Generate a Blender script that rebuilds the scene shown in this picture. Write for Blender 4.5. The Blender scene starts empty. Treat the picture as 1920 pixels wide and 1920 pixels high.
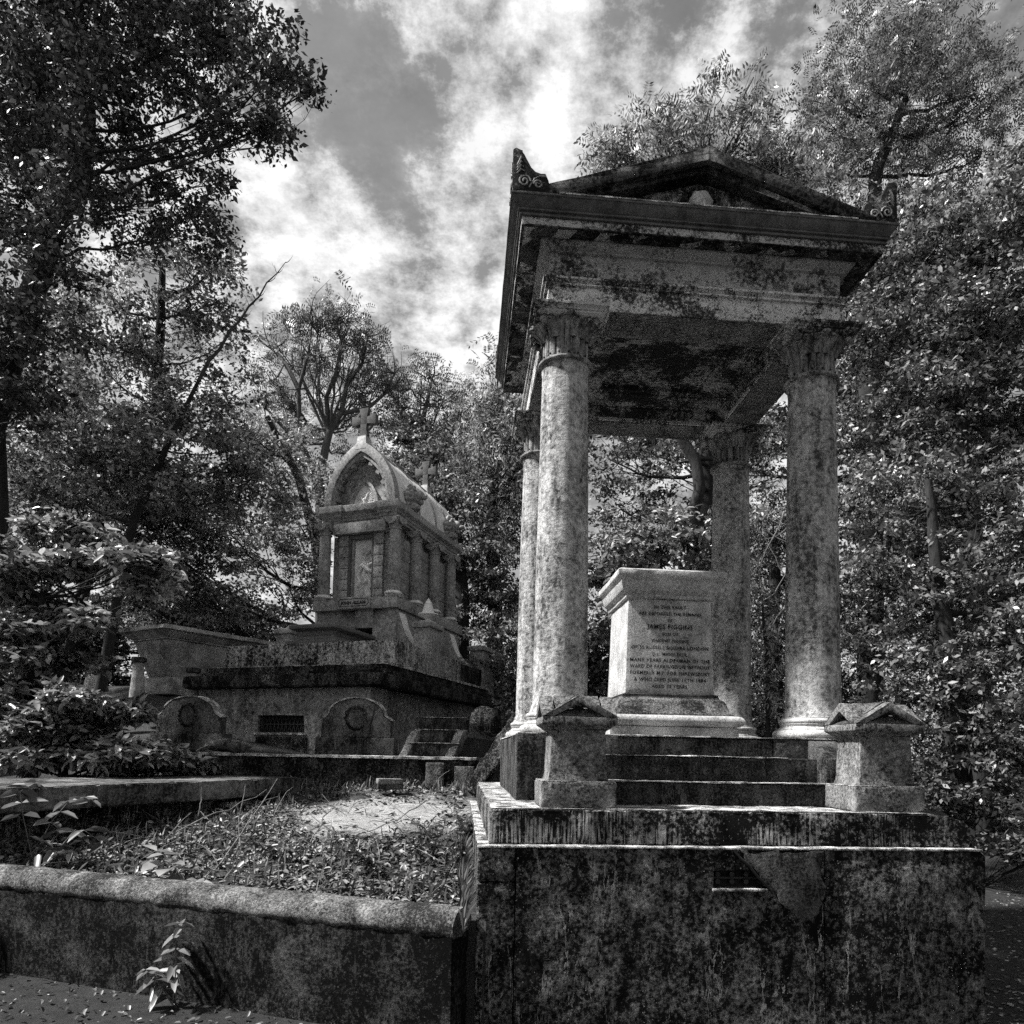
import bpy, bmesh, math, random
import numpy as np
from mathutils import Vector, Matrix, noise
R = math.radians
random.seed(7)
scn = bpy.context.scene
COL = scn.collection

# ---------------------------------------------------------------- camera
F, CX, CY, PITCH, ROLL, EYE = 1400.0, 992.776, 1325.296, 0.063, 0.019, 1.6
cam = bpy.data.cameras.new('camera')
cam.sensor_width = 36; cam.lens = 36 * F / 1920
cam.shift_x = (960 - CX) / 1920; cam.shift_y = (CY - 960) / 1920
cam.clip_end = 2000; cam.clip_start = 0.05
co = bpy.data.objects.new('camera', cam); COL.objects.link(co)
co.matrix_world = Matrix.Translation((0, 0, EYE)) @ Matrix.Rotation(math.pi/2 + PITCH, 4, 'X') @ Matrix.Rotation(ROLL, 4, 'Z')
scn.camera = co

# ---------------------------------------------------------------- light
SUN_EL, SUN_AZ = 52, -98          # azimuth measured from +Y towards +X
w = bpy.data.worlds.new('World'); scn.world = w; w.use_nodes = True
nt = w.node_tree; nt.nodes.clear()
def N(t, typ, **k):
    n = t.nodes.new(typ)
    for a, b in k.items(): setattr(n, a, b)
    return n
def ramp(t, src, stops, interp='LINEAR'):
    r = N(t, 'ShaderNodeValToRGB'); e = r.color_ramp; e.interpolation = interp
    while len(e.elements) < len(stops): e.elements.new(0.5)
    for el, (p, c) in zip(e.elements, stops):
        el.position = p; el.color = (c, c, c, 1)
    t.links.new(src, r.inputs[0]); return r.outputs[0]
def M(t, op, a, b=None, c=None, clamp=False):
    m = N(t, 'ShaderNodeMath', operation=op); m.use_clamp = clamp
    for i, x in enumerate((a, b, c)):
        if x is None: continue
        if isinstance(x, (int, float)): m.inputs[i].default_value = x
        else: t.links.new(x, m.inputs[i])
    return m.outputs[0]
def mixf(t, f, a, b):
    m = N(t, 'ShaderNodeMix', data_type='FLOAT')
    for i, x in zip((0, 2, 3), (f, a, b)):
        if isinstance(x, (int, float)): m.inputs[i].default_value = x
        else: t.links.new(x, m.inputs[i])
    return m.outputs[0]
def nz(t, vec, scale, detail=5, rough=.6, dist=0., dim='3D'):
    n = N(t, 'ShaderNodeTexNoise'); n.inputs['Scale'].default_value = scale
    n.inputs['Detail'].default_value = detail; n.inputs['Roughness'].default_value = rough
    n.inputs['Distortion'].default_value = dist
    t.links.new(vec, n.inputs['Vector']); return n.outputs['Fac']
sky = N(nt, 'ShaderNodeTexSky', sky_type='NISHITA'); sky.sun_disc = False
sky.sun_elevation = R(SUN_EL); sky.sun_rotation = R(SUN_AZ)
sep = N(nt, 'ShaderNodeSeparateColor'); nt.links.new(sky.outputs[0], sep.inputs[0])
blue_sky = M(nt, 'MULTIPLY', M(nt, 'ADD', M(nt, 'MULTIPLY', sep.outputs[0], .55), M(nt, 'MULTIPLY', sep.outputs[1], .45)), 0.088)
tc = N(nt, 'ShaderNodeTexCoord'); D = tc.outputs['Generated']
sx = N(nt, 'ShaderNodeSeparateXYZ'); nt.links.new(D, sx.inputs[0])
zz = M(nt, 'ADD', M(nt, 'MAXIMUM', sx.outputs[2], 0.0), 0.22)
cb = N(nt, 'ShaderNodeCombineXYZ')
nt.links.new(M(nt, 'DIVIDE', sx.outputs[0], zz), cb.inputs[0]); nt.links.new(M(nt, 'DIVIDE', sx.outputs[1], zz), cb.inputs[1])
P = cb.outputs[0]
def bump(dx, dy, dz, rad, amp):
    d = N(nt, 'ShaderNodeVectorMath', operation='DISTANCE'); nt.links.new(D, d.inputs[0]); d.inputs[1].default_value = (dx, dy, dz)
    q = M(nt, 'DIVIDE', d.outputs['Value'], rad)
    return M(nt, 'MULTIPLY', M(nt, 'EXPONENT', M(nt, 'MULTIPLY', M(nt, 'MULTIPLY', q, q), -1.0)), amp)
def offs(v, x, y):
    m_ = N(nt, 'ShaderNodeVectorMath', operation='ADD'); nt.links.new(v, m_.inputs[0]); m_.inputs[1].default_value = (x, y, 0); return m_.outputs[0]
def fbm(v): return M(nt, 'ADD', M(nt, 'MULTIPLY', M(nt, 'SUBTRACT', nz(nt, v, 2.7, 12, .60, .12), .5), 1.75), M(nt, 'MULTIPLY', M(nt, 'SUBTRACT', nz(nt, v, 11.0, 10, .72, 0), .5), .95))
f0 = fbm(P); f1 = fbm(offs(P, -.035, -.03))
field = M(nt, 'ADD', f0, .5)
for b in [(-.02, .725, .69, .075, .30), (.02, .74, .66, .06, .22), (-.28, .763, .583, .07, .26), (-.24, .785, .572, .06, .25),
          (-.155, .854, .497, .10, .26), (-.06, .83, .55, .09, .22), (-.30, .79, .53, .08, .16), (.05, .69, .72, .10, .16), (.18, .71, .68, .08, .12),
          (-.24, .67, .70, .04, .2), (.0, .86, .5, .1, .18),
          (-.169, .707, .687, .055, -.24), (-.21, .745, .633, .055, -.22), (-.16, .775, .61, .05, -.18), (-.135, .81, .57, .04, -.16), (.09, .69, .70, .04, -.16), (.39, .655, .648, .12, -.12)]:
    field = M(nt, 'ADD', field, bump(*b))
mask = ramp(nt, field, [(0, 0), (.10, .02), (.40, .20), (.50, .66), (.62, .90), (.95, 1)])
relief_ = M(nt, 'MULTIPLY', M(nt, 'SUBTRACT', f0, f1), .75)                # side of each billow that faces the sun is brighter
cloud = M(nt, 'ADD', M(nt, 'ADD', .265, M(nt, 'MULTIPLY', M(nt, 'MINIMUM', M(nt, 'SUBTRACT', field, .5), .45), .36)), relief_)
cloud = M(nt, 'MINIMUM', M(nt, 'MAXIMUM', cloud, .14), .47)
haze_var = M(nt, 'ADD', .55, M(nt, 'MULTIPLY', nz(nt, P, 9.0, 10, .7), .8))
out = mixf(nt, mask, M(nt, 'MULTIPLY', blue_sky, haze_var), cloud)
# behind the clouds the low sky is paler
cc = N(nt, 'ShaderNodeCombineColor')
for i in range(3): nt.links.new(out, cc.inputs[i])
bg = N(nt, 'ShaderNodeBackground'); nt.links.new(cc.outputs[0], bg.inputs[0]); bg.inputs[1].default_value = 1.0
wo = N(nt, 'ShaderNodeOutputWorld'); nt.links.new(bg.outputs[0], wo.inputs[0])
sl = bpy.data.lights.new('sun', 'SUN'); sl.energy = 5.0; sl.angle = R(4); sl.color = (1, .995, .985)
so = bpy.data.objects.new('sun', sl); COL.objects.link(so)
el, az = R(SUN_EL), R(SUN_AZ)
tosun = Vector((math.sin(az)*math.cos(el), math.cos(az)*math.cos(el), math.sin(el)))
so.rotation_euler = tosun.to_track_quat('Z', 'Y').to_euler()
vs = scn.view_settings; vs.view_transform = 'Standard'; vs.look = 'None'; vs.gamma = 1; vs.exposure = 1.12; vs.use_curve_mapping = False
scn.cycles.use_denoising = False; scn.cycles.sample_clamp_indirect = 2.5; scn.cycles.sample_clamp_direct = 8; scn.cycles.max_bounces = 4; scn.cycles.diffuse_bounces = 3; scn.cycles.glossy_bounces = 2; scn.cycles.transmission_bounces = 3
scn.cycles.use_adaptive_sampling = True; scn.cycles.adaptive_threshold = 0.02

# ---------------------------------------------------------------- materials (all greys: a black-and-white place)
def newmat(name):
    m = bpy.data.materials.new(name); m.use_nodes = True
    t = m.node_tree; b = t.nodes['Principled BSDF']
    return m, t, b
def setcol(t, b, val):
    c = N(t, 'ShaderNodeCombineColor')
    for i, k in enumerate((1.0, .995, .985)):
        t.links.new(M(t, 'MULTIPLY', val, k), c.inputs[i])
    t.links.new(c.outputs[0], b.inputs['Base Color'])
def stone(name, light=.35, dark=.03, cover=.5, scale=3., streak=0., speck=.0, fine=.35, bumpd=.006, rough=.85, soft=.10, seed=0., pit=0., tooled=0., cracks=0., drips=0.):
    """light stone overgrown with dark lichen; cover = share that is dark, streak = vertical runs"""
    m, t, b = newmat(name)
    tcn = N(t, 'ShaderNodeTexCoord')
    mp = N(t, 'ShaderNodeMapping'); t.links.new(tcn.outputs['Object'], mp.inputs[0]); mp.inputs['Location'].default_value = (seed, seed*.7, seed*1.3)
    V = mp.outputs[0]
    big = nz(t, V, scale, 8, .68, .3)
    val = big
    if streak:
        ms = N(t, 'ShaderNodeMapping'); t.links.new(V, ms.inputs[0]); ms.inputs['Scale'].default_value = (1, 1, .13)
        st = nz(t, ms.outputs[0], scale*4.5, 6, .7)
        val = mixf(t, streak, big, st)
    fi = nz(t, V, scale*14, 6, .75)
    vv = M(t, 'ADD', val, M(t, 'MULTIPLY', M(t, 'SUBTRACT', fi, .5), fine))
    c = .36 + .28*cover
    fac = ramp(t, vv, [(max(0, c-soft), 0), (min(1, c+soft), 1)])
    grain = nz(t, V, 220, 3, .8)
    lt = M(t, 'MULTIPLY', light, M(t, 'ADD', .55, M(t, 'MULTIPLY', grain, .9)))
    lt = M(t, 'MULTIPLY', lt, M(t, 'ADD', .65, M(t, 'MULTIPLY', nz(t, V, scale*2.3, 6, .7), .7)))
    col = mixf(t, fac, dark, lt)
    if speck:
        vo = N(t, 'ShaderNodeTexVoronoi'); t.links.new(V, vo.inputs['Vector']); vo.inputs['Scale'].default_value = 42
        thr = M(t, 'ADD', M(t, 'MULTIPLY', nz(t, V, 9, 4, .6), .55), -.12)
        sp = M(t, 'LESS_THAN', vo.outputs['Distance'], M(t, 'MULTIPLY', thr, 1.0))
        sp = M(t, 'MULTIPLY', sp, M(t, 'GREATER_THAN', nz(t, V, 26, 3, .6), .5))
        col = mixf(t, M(t, 'MULTIPLY', sp, speck), col, light*1.1)
    if pit:
        vo = N(t, 'ShaderNodeTexVoronoi'); t.links.new(V, vo.inputs['Vector']); vo.inputs['Scale'].default_value = 150
        sp = M(t, 'MULTIPLY', M(t, 'LESS_THAN', vo.outputs['Distance'], .32), M(t, 'GREATER_THAN', nz(t, V, 12, 4, .7), .5))
        col = mixf(t, M(t, 'MULTIPLY', sp, pit), col, dark)
    if drips:
        md = N(t, 'ShaderNodeMapping'); t.links.new(V, md.inputs[0]); md.inputs['Scale'].default_value = (1, 1, .22)
        dn = nz(t, md.outputs[0], 5.5, 5, .62); line = M(t, 'LESS_THAN', M(t, 'ABSOLUTE', M(t, 'SUBTRACT', dn, .5)), M(t, 'MULTIPLY', M(t, 'SUBTRACT', nz(t, V, 22, 5, .75), .40), .09))
        line = M(t, 'MULTIPLY', line, ramp(t, nz(t, V, 1.9, 4, .6), [(.45, 0), (.56, 1)]))
        col = mixf(t, M(t, 'MULTIPLY', line, drips), col, M(t, 'MULTIPLY', light, 1.5))
        mg = N(t, 'ShaderNodeMapping'); t.links.new(V, mg.inputs[0]); mg.inputs['Scale'].default_value = (1, 1, .3); mg.inputs['Location'].default_value = (7, 3, 1)
        pale = M(t, 'MULTIPLY', ramp(t, nz(t, mg.outputs[0], 2.6, 6, .7), [(.52, 0), (.70, 1)]), ramp(t, fi, [(.42, 0), (.62, 1)]))
        col = mixf(t, M(t, 'MULTIPLY', pale, drips*.75), col, M(t, 'MULTIPLY', light, 1.4))
    if tooled:
        mt_ = N(t, 'ShaderNodeMapping'); t.links.new(V, mt_.inputs[0]); mt_.inputs['Scale'].default_value = (1, 1, .045)
        tn = nz(t, mt_.outputs[0], 75, 3, .6); tm = M(t, 'MULTIPLY', ramp(t, tn, [(.47, 0), (.53, 1)]), ramp(t, M(t, 'ADD', nz(t, V, 2.6, 7, .7), M(t, 'MULTIPLY', fi, .3)), [(.62, 0), (.76, 1)]))
        col = mixf(t, M(t, 'MULTIPLY', tm, .9), col, M(t, 'MULTIPLY', light, 1.25))
    if cracks:
        vo = N(t, 'ShaderNodeTexVoronoi', feature='DISTANCE_TO_EDGE'); vo.inputs['Scale'].default_value = 55
        va = N(t, 'ShaderNodeVectorMath', operation='ADD'); nn = N(t, 'ShaderNodeTexNoise'); nn.inputs['Scale'].default_value = 18
        t.links.new(V, nn.inputs['Vector']); t.links.new(V, va.inputs[0])
        vm = N(t, 'ShaderNodeVectorMath', operation='SCALE'); t.links.new(nn.outputs['Color'], vm.inputs[0]); vm.inputs[3].default_value = .06
        t.links.new(vm.outputs[0], va.inputs[1]); t.links.new(va.outputs[0], vo.inputs['Vector'])
        cr = M(t, 'MULTIPLY', M(t, 'LESS_THAN', vo.outputs['Distance'], .05), M(t, 'GREATER_THAN', nz(t, V, 7, 4, .7), .46))
        col = mixf(t, M(t, 'MULTIPLY', cr, cracks), col, dark)
    setcol(t, b, col)
    b.inputs['Roughness'].default_value = rough
    b.inputs['Specular IOR Level'].default_value = .25 if rough < .8 else .06
    h = M(t, 'ADD', M(t, 'MULTIPLY', fi, .6), M(t, 'MULTIPLY', fac, .5)); h = M(t, 'ADD', h, M(t, 'MULTIPLY', grain, .18))
    bp = N(t, 'ShaderNodeBump'); bp.inputs['Distance'].default_value = bumpd*1.6; bp.inputs['Strength'].default_value = 1
    t.links.new(h, bp.inputs['Height']); t.links.new(bp.outputs[0], b.inputs['Normal'])
    return m
MT = {}
MT['column'] = stone('weathered_column_plaster', .50, .045, .44, 1.9, .5, .0, .8, .005, soft=.12, pit=.6, seed=3, drips=.2)
MT['tomb'] = stone('pale_tomb_stone', .50, .09, .20, 3.6, .35, 0, .85, .003, soft=.17, pit=.7, seed=9)
MT['capital'] = stone('stained_capital_stone', .34, .02, .50, 3, .8, 0, .5, .003, soft=.12, seed=5)
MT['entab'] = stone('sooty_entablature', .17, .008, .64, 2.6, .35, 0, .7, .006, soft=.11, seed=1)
MT['peel'] = stone('peeling_painted_frieze', .46, .03, .20, 2.0, .0, 0, .9, .010, soft=.07, seed=17, cracks=.7)
MT['peel2'] = stone('pale_peeling_architrave', .66, .04, .22, 3.4, .0, 0, .9, .012, soft=.06, seed=19, cracks=.8)
MT['fascia'] = stone('scoured_fascia', .42, .02, .42, 2.6, .0, 0, 1.0, .006, soft=.08, seed=27)
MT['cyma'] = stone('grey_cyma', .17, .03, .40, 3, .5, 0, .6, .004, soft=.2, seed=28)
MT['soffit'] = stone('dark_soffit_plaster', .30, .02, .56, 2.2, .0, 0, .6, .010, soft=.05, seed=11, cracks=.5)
MT['base'] = stone('black_lichen_base', .26, .005, .74, 2.6, .34, .9, .95, .010, soft=.10, seed=2, drips=.7)
MT['base2'] = stone('mottled_repair_plaster', .15, .008, .60, 4.0, .2, .6, .9, .008, soft=.14, seed=8, drips=.4)
MT['tooled'] = stone('tooled_platform_edge', .34, .006, .86, 3.0, .3, .4, .8, .006, soft=.07, seed=4, tooled=1)
MT['step'] = stone('dark_step_stone', .14, .006, .66, 5, .4, .5, .8, .006, soft=.12, seed=6, drips=.3)
MT['pier'] = stone('grey_pier_stone', .26, .02, .46, 3.2, .35, .3, 1.0, .006, soft=.13, seed=12, drips=.5)
MT['top'] = stone('pale_lit_ledge', .60, .05, .42, 8, 0, 0, .9, .006, soft=.08, seed=14)  # light on top surfaces and edges put into this paler colour
MT['wall'] = stone('rendered_wall_dark', .085, .003, .78, 3.2, .25, .5, 1.0, .008, soft=.13, seed=21, drips=.25)
MT['coping'] = stone('rough_round_coping', .27, .02, .52, 4.5, 0, 0, 1.1, .008, soft=.14, seed=23)
MT['granite'] = stone('grey_granite', .42, .05, .40, 1.3, .45, 0, 1.1, .001, rough=.6, soft=.20, seed=31, pit=.4, drips=.2)
MT['granite_dark'] = stone('polished_dark_granite', .17, .05, .35, 2.0, 0, 0, 1.0, .0006, rough=.3, soft=.3, seed=33)
MT['marble'] = stone('white_marble_relief', .80, .25, .2, 3, 0, 0, .5, .002, rough=.5, soft=.2, seed=35)
MT['roof'] = stone('pale_barrel_roof', .80, .30, .14, 1.8, .0, 0, .5, .002, rough=.45, soft=.2, seed=37)
MT['slab'] = stone('stained_slab_edge', .50, .012, .54, 1.6, .5, .1, .9, .005, soft=.10, seed=41, drips=.4)
MT['ledge'] = stone('mossy_black_ledge', .18, .005, .80, 3, .3, .6, .9, .010, soft=.10, seed=43, drips=.4)
MT['vault'] = stone('vault_render_wall', .40, .02, .46, 1.1, .40, .2, .8, .006, soft=.15, seed=45, drips=.3)
MT['stele'] = stone('carved_headstone', .18, .01, .56, 3, .2, .8, .8, .006, soft=.14, seed=47, drips=.4)
MT['sarc'] = stone('sarcophagus_stone', .46, .06, .34, 2.4, .1, 0, .7, .004, soft=.16, seed=51)
MT['flat'] = stone('grained_flat_slab', .20, .012, .56, 1.6, .0, .3, .8, .008, soft=.13, seed=53, drips=.4)
def flat(name, v, rough=.9):
    m, t, b = newmat(name); b.inputs['Base Color'].default_value = (v, v, v, 1); b.inputs['Roughness'].default_value = rough; return m
MT['cross'] = stone('weathered_cross_stone', .17, .05, .4, 4, .1, 0, 1.0, .002, soft=.2, seed=61)
MT['letter'] = flat('cut_letter_black', .004)
MT['hollow'] = flat('unlit_opening', .010)
MT['iron'] = flat('rusted_iron_grille', .015, .6)

def bark_mat(name, lo, hi):
    m, t, b = newmat(name); tcn = N(t, 'ShaderNodeTexCoord'); mp = N(t, 'ShaderNodeMapping'); t.links.new(tcn.outputs['Object'], mp.inputs[0])
    mp.inputs['Scale'].default_value = (1, 1, .25)
    n = nz(t, mp.outputs[0], 14, 6, .7)
    setcol(t, b, mixf(t, ramp(t, n, [(.35, 0), (.65, 1)]), lo, hi)); b.inputs['Roughness'].default_value = .95
    bp = N(t, 'ShaderNodeBump'); bp.inputs['Distance'].default_value = .03; t.links.new(n, bp.inputs['Height']); t.links.new(bp.outputs[0], b.inputs['Normal'])
    return m
MT['bark'] = bark_mat('dark_bark', .006, .028)
MT['bark_mid'] = bark_mat('grey_bark', .03, .09)
MT['bark_pale'] = bark_mat('pale_bark', .08, .20)
def leaf_mat(name, lo, hi, trans=.25, rough=.42, spec=.5):
    m, t, b = newmat(name)
    g = N(t, 'ShaderNodeNewGeometry')
    tcn = N(t, 'ShaderNodeTexCoord')
    n = nz(t, tcn.outputs['Object'], .9, 3, .6)
    f = M(t, 'ADD', M(t, 'MULTIPLY', g.outputs['Random Per Island'], .7), M(t, 'MULTIPLY', ramp(t, n, [(.35, 0), (.65, 1)]), .3))
    n2 = nz(t, tcn.outputs['Object'], 2.6, 3, .6)
    f = M(t, 'MULTIPLY', M(t, 'POWER', g.outputs['Random Per Island'], 1.35), ramp(t, M(t, 'ADD', M(t, 'MULTIPLY', n, .5), M(t, 'MULTIPLY', n2, .5)), [(.38, .22), (.58, 1)]))
    v = mixf(t, f, lo, hi); setcol(t, b, v)
    b.inputs['Roughness'].default_value = rough; b.inputs['Specular IOR Level'].default_value = spec
    tr = N(t, 'ShaderNodeBsdfTranslucent'); c = N(t, 'ShaderNodeCombineColor')
    for i in range(3): t.links.new(M(t, 'MULTIPLY', v, 1.3), c.inputs[i])
    t.links.new(c.outputs[0], tr.inputs[0])
    mx = N(t, 'ShaderNodeMixShader'); mx.inputs[0].default_value = trans
    o = t.nodes['Material Output']; t.links.new(b.outputs[0], mx.inputs[1]); t.links.new(tr.outputs[0], mx.inputs[2]); t.links.new(mx.outputs[0], o.inputs[0])
    return m
MT['leaf_dark'] = leaf_mat('dark_leaves', .006, .20, .15)
MT['leaf_mid'] = leaf_mat('mid_leaves', .010, .42, .22)
MT['leaf_pale'] = leaf_mat('pale_leaves', .02, .60, .3)
MT['leaf_bright'] = leaf_mat('bright_shrub_leaves', .02, .75, .22, .35)
MT['litter'] = leaf_mat('dead_leaf_litter', .03, .36, .0, .6, .3)

# ---------------------------------------------------------------- mesh helpers
class MB:
    def __init__(s): s.v = []; s.f = []; s.m = []; s.cur = 0
    def add(s, vs, fs):
        o = len(s.v); s.v += [tuple(p) for p in vs]; s.f += [tuple(i+o for i in f) for f in fs]; s.m += [s.cur]*len(fs); return s
    def box(s, x0, x1, y0, y1, z0, z1, tx=0, ty=0):
        return s.add([(x0, y0, z0), (x1, y0, z0), (x1, y1, z0), (x0, y1, z0), (x0+tx, y0+ty, z1), (x1-tx, y0+ty, z1), (x1-tx, y1-ty, z1), (x0+tx, y1-ty, z1)],
              [(3, 2, 1, 0), (4, 5, 6, 7), (0, 1, 5, 4), (1, 2, 6, 5), (2, 3, 7, 6), (3, 0, 4, 7)])
    def rings(s, x0, x1, y0, y1, prof, ay=1.0, cap=True):
        """rectangular moulding: prof = [(outset, z)...] from the bottom up, mitred at the corners"""
        vs = []
        for d, z in prof:
            e = d*ay; vs += [(x0-d, y0-e, z), (x1+d, y0-e, z), (x1+d, y1+e, z), (x0-d, y1+e, z)]
        fs = []
        for i in range(len(prof)-1):
            for k in range(4):
                a = i*4+k; b = i*4+(k+1) % 4; fs.append((a, b, b+4, a+4))
        if cap: fs.append((3, 2, 1, 0)); n = 4*(len(prof)-1); fs.append((n, n+1, n+2, n+3))
        return s.add(vs, fs)
    def lathe(s, cx, cy, prof, seg=40, fn=None, cap=True):
        vs = []
        for j, (r, z) in enumerate(prof):
            for k in range(seg):
                a = 2*math.pi*k/seg; rr = r if fn is None else fn(r, z, a, j)
                vs.append((cx+rr*math.cos(a), cy+rr*math.sin(a), z))
        fs = []
        for j in range(len(prof)-1):
            for k in range(seg):
                a = j*seg+k; b = j*seg+(k+1) % seg; fs.append((a, b, b+seg, a+seg))
        if cap:
            fs.append(tuple(range(seg-1, -1, -1))); o = (len(prof)-1)*seg; fs.append(tuple(o+k for k in range(seg)))
        return s.add(vs, fs)
    def prism(s, pts, depth, org=(0, 0, 0), ax=(1, 0, 0), up=(0, 0, 1), nrm=(0, 1, 0)):
        """outline pts (a,b) in plane ax/up, extruded by depth along nrm"""
        org, ax, up, nrm = map(Vector, (org, ax, up, nrm)); n = len(pts)
        vs = [org+ax*a+up*b for a, b in pts] + [org+ax*a+up*b+nrm*depth for a, b in pts]
        fs = [tuple(range(n)), tuple(range(2*n-1, n-1, -1))] + [(i, i+n, (i+1) % n+n, (i+1) % n) for i in range(n)]
        return s.add(vs, fs)
    def band(s, inner, outer, depth, org=(0, 0, 0), ax=(1, 0, 0), up=(0, 0, 1), nrm=(0, 1, 0), closed=False):
        """strip between two outlines of the same length, extruded"""
        org, ax, up, nrm = map(Vector, (org, ax, up, nrm)); n = len(inner)
        P2 = lambda q: org+ax*q[0]+up*q[1]
        vs = []
        for a, b in zip(inner, outer): vs += [P2(a), P2(b), P2(a)+nrm*depth, P2(b)+nrm*depth]
        fs = []
        for i in range(n if closed else n-1):
            a, b = 4*i, 4*((i+1) % n)
            fs += [(a, a+1, b+1, b), (a+2, b+2, b+3, a+3), (a, b, b+2, a+2), (a+1, a+3, b+3, b+1)]
        if not closed: fs += [(0, 2, 3, 1), (4*n-4, 4*n-3, 4*n-1, 4*n-2)]
        return s.add(vs, fs)
    def tube(s, pts, rad, seg=6, caps=True):
        pts = [Vector(p) for p in pts]; n = len(pts)
        if not hasattr(rad, '__len__'): rad = [rad]*n
        vs = []; prev = None
        for i, p in enumerate(pts):
            d = (pts[min(i+1, n-1)]-pts[max(i-1, 0)]); d = d.normalized() if d.length > 1e-9 else Vector((0, 0, 1))
            if prev is None: u = d.orthogonal().normalized()
            else: u = (prev-d*prev.dot(d)); u = u.normalized() if u.length > 1e-6 else d.orthogonal().normalized()
            prev = u; v = d.cross(u)
            for k in range(seg):
                a = 2*math.pi*k/seg; vs.append(p+(u*math.cos(a)+v*math.sin(a))*rad[i])
        fs = []
        for i in range(n-1):
            for k in range(seg):
                a = i*seg+k; b = i*seg+(k+1) % seg; fs.append((a, b, b+seg, a+seg))
        if caps: fs += [tuple(range(seg-1, -1, -1)), tuple((n-1)*seg+k for k in range(seg))]
        return s.add(vs, fs)
    def ball(s, c, r, seg=14, rg=9, sq=(1, 1, 1), lump=0, ls=8):
        vs = []; fs = []; c = Vector(c)
        for j in range(rg+1):
            th = math.pi*j/rg
            for k in range(seg):
                a = 2*math.pi*k/seg; d = Vector((math.sin(th)*math.cos(a)*sq[0], math.sin(th)*math.sin(a)*sq[1], math.cos(th)*sq[2]))
                q = c+d*r
                if lump: q += d*r*lump*noise.noise(q*ls)
                vs.append(q)
        for j in range(rg):
            for k in range(seg): a = j*seg+k; b = j*seg+(k+1) % seg; fs.append((a, a+seg, b+seg, b))
        return s.add(vs, fs)
    def build(s, name, mat, parent=None, bevel=0, smooth=35, weather=0, cell=.09, wscale=6, loc=(0, 0, 0), shear=0, wear=0):
        mats = mat if isinstance(mat, (list, tuple)) else [mat]
        vs = [(x-shear*y, y, z) for x, y, z in s.v] if shear else s.v
        me = bpy.data.meshes.new(name); me.from_pydata(vs, [], s.f)
        for k in mats: me.materials.append(k)
        me.polygons.foreach_set('material_index', s.m)
        bm = bmesh.new(); bm.from_mesh(me)
        bmesh.ops.remove_doubles(bm, verts=bm.verts, dist=1e-5)
        bmesh.ops.recalc_face_normals(bm, faces=bm.faces)
        if bevel:
            es = [e for e in bm.edges if e.is_manifold and e.calc_face_angle(0) > R(28)]
            try: bmesh.ops.bevel(bm, geom=es, offset=bevel, segments=2, affect='EDGES', profile=.6, clamp_overlap=True)
            except Exception: pass
        if weather:
            for _ in range(7):
                es = [e for e in bm.edges if e.calc_length() > cell]
                if not es or len(bm.verts) > 60000: break
                bmesh.ops.subdivide_edges(bm, edges=es, cuts=1, use_grid_fill=True)
            bm.normal_update()
            off = Vector((len(s.v)*.37, 1.3, 2.1))
            for v in bm.verts:
                d = noise.fractal(v.co*wscale+off, 1.0, 2.2, 4)
                k = 1
                v.co += v.normal*weather*d*k
                if wear:      # chips along edges
                    sh = max((e.calc_face_angle(0) for e in v.link_edges if e.is_manifold), default=0)
                    if sh > .35:
                        q = max(0, noise.noise(v.co*wscale*1.6+off)+.05)
                        v.co -= v.normal*wear*q
        bm.to_mesh(me); bm.free()
        if smooth:
            me.polygons.foreach_set('use_smooth', [True]*len(me.polygons)); me.set_sharp_from_angle(angle=R(smooth))
        me.update()
        o = bpy.data.objects.new(name, me); COL.objects.link(o); o.parent = parent; o.location = loc
        return o
def build_each(m, name, mat, parent, **k):
    """every separate piece of m as an object of its own"""
    par = list(range(len(m.v)))
    def find(i):
        while par[i] != i: par[i] = par[par[i]]; i = par[i]
        return i
    for f in m.f:
        r = find(f[0])
        for q in f[1:]: par[find(q)] = r
    grp = {}
    for f in m.f: grp.setdefault(find(f[0]), []).append(f)
    for fs in grp.values():
        ids = sorted({i for f in fs for i in f}); mp = {i: j for j, i in enumerate(ids)}
        p = MB(); p.add([m.v[i] for i in ids], [tuple(mp[i] for i in f) for f in fs]); p.build(name, mat, parent, **k)
def tag(o, label=None, cat=None, group=None, kind=None):
    if label: o['label'] = label
    if cat: o['category'] = cat
    if group: o['group'] = group
    if kind: o['kind'] = kind
    return o
def thing(name, label, cat, loc=(0, 0, 0), rz=0, group=None):
    o = bpy.data.objects.new(name, None); COL.objects.link(o); o.location = loc; o.rotation_euler = (0, 0, rz)
    o.empty_display_size = .2
    return tag(o, label, cat, group)
def copy_tree(o, parent=None):
    c = o.copy(); COL.objects.link(c); c.parent = parent
    for ch in list(o.children): copy_tree(ch, c)
    return c
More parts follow.
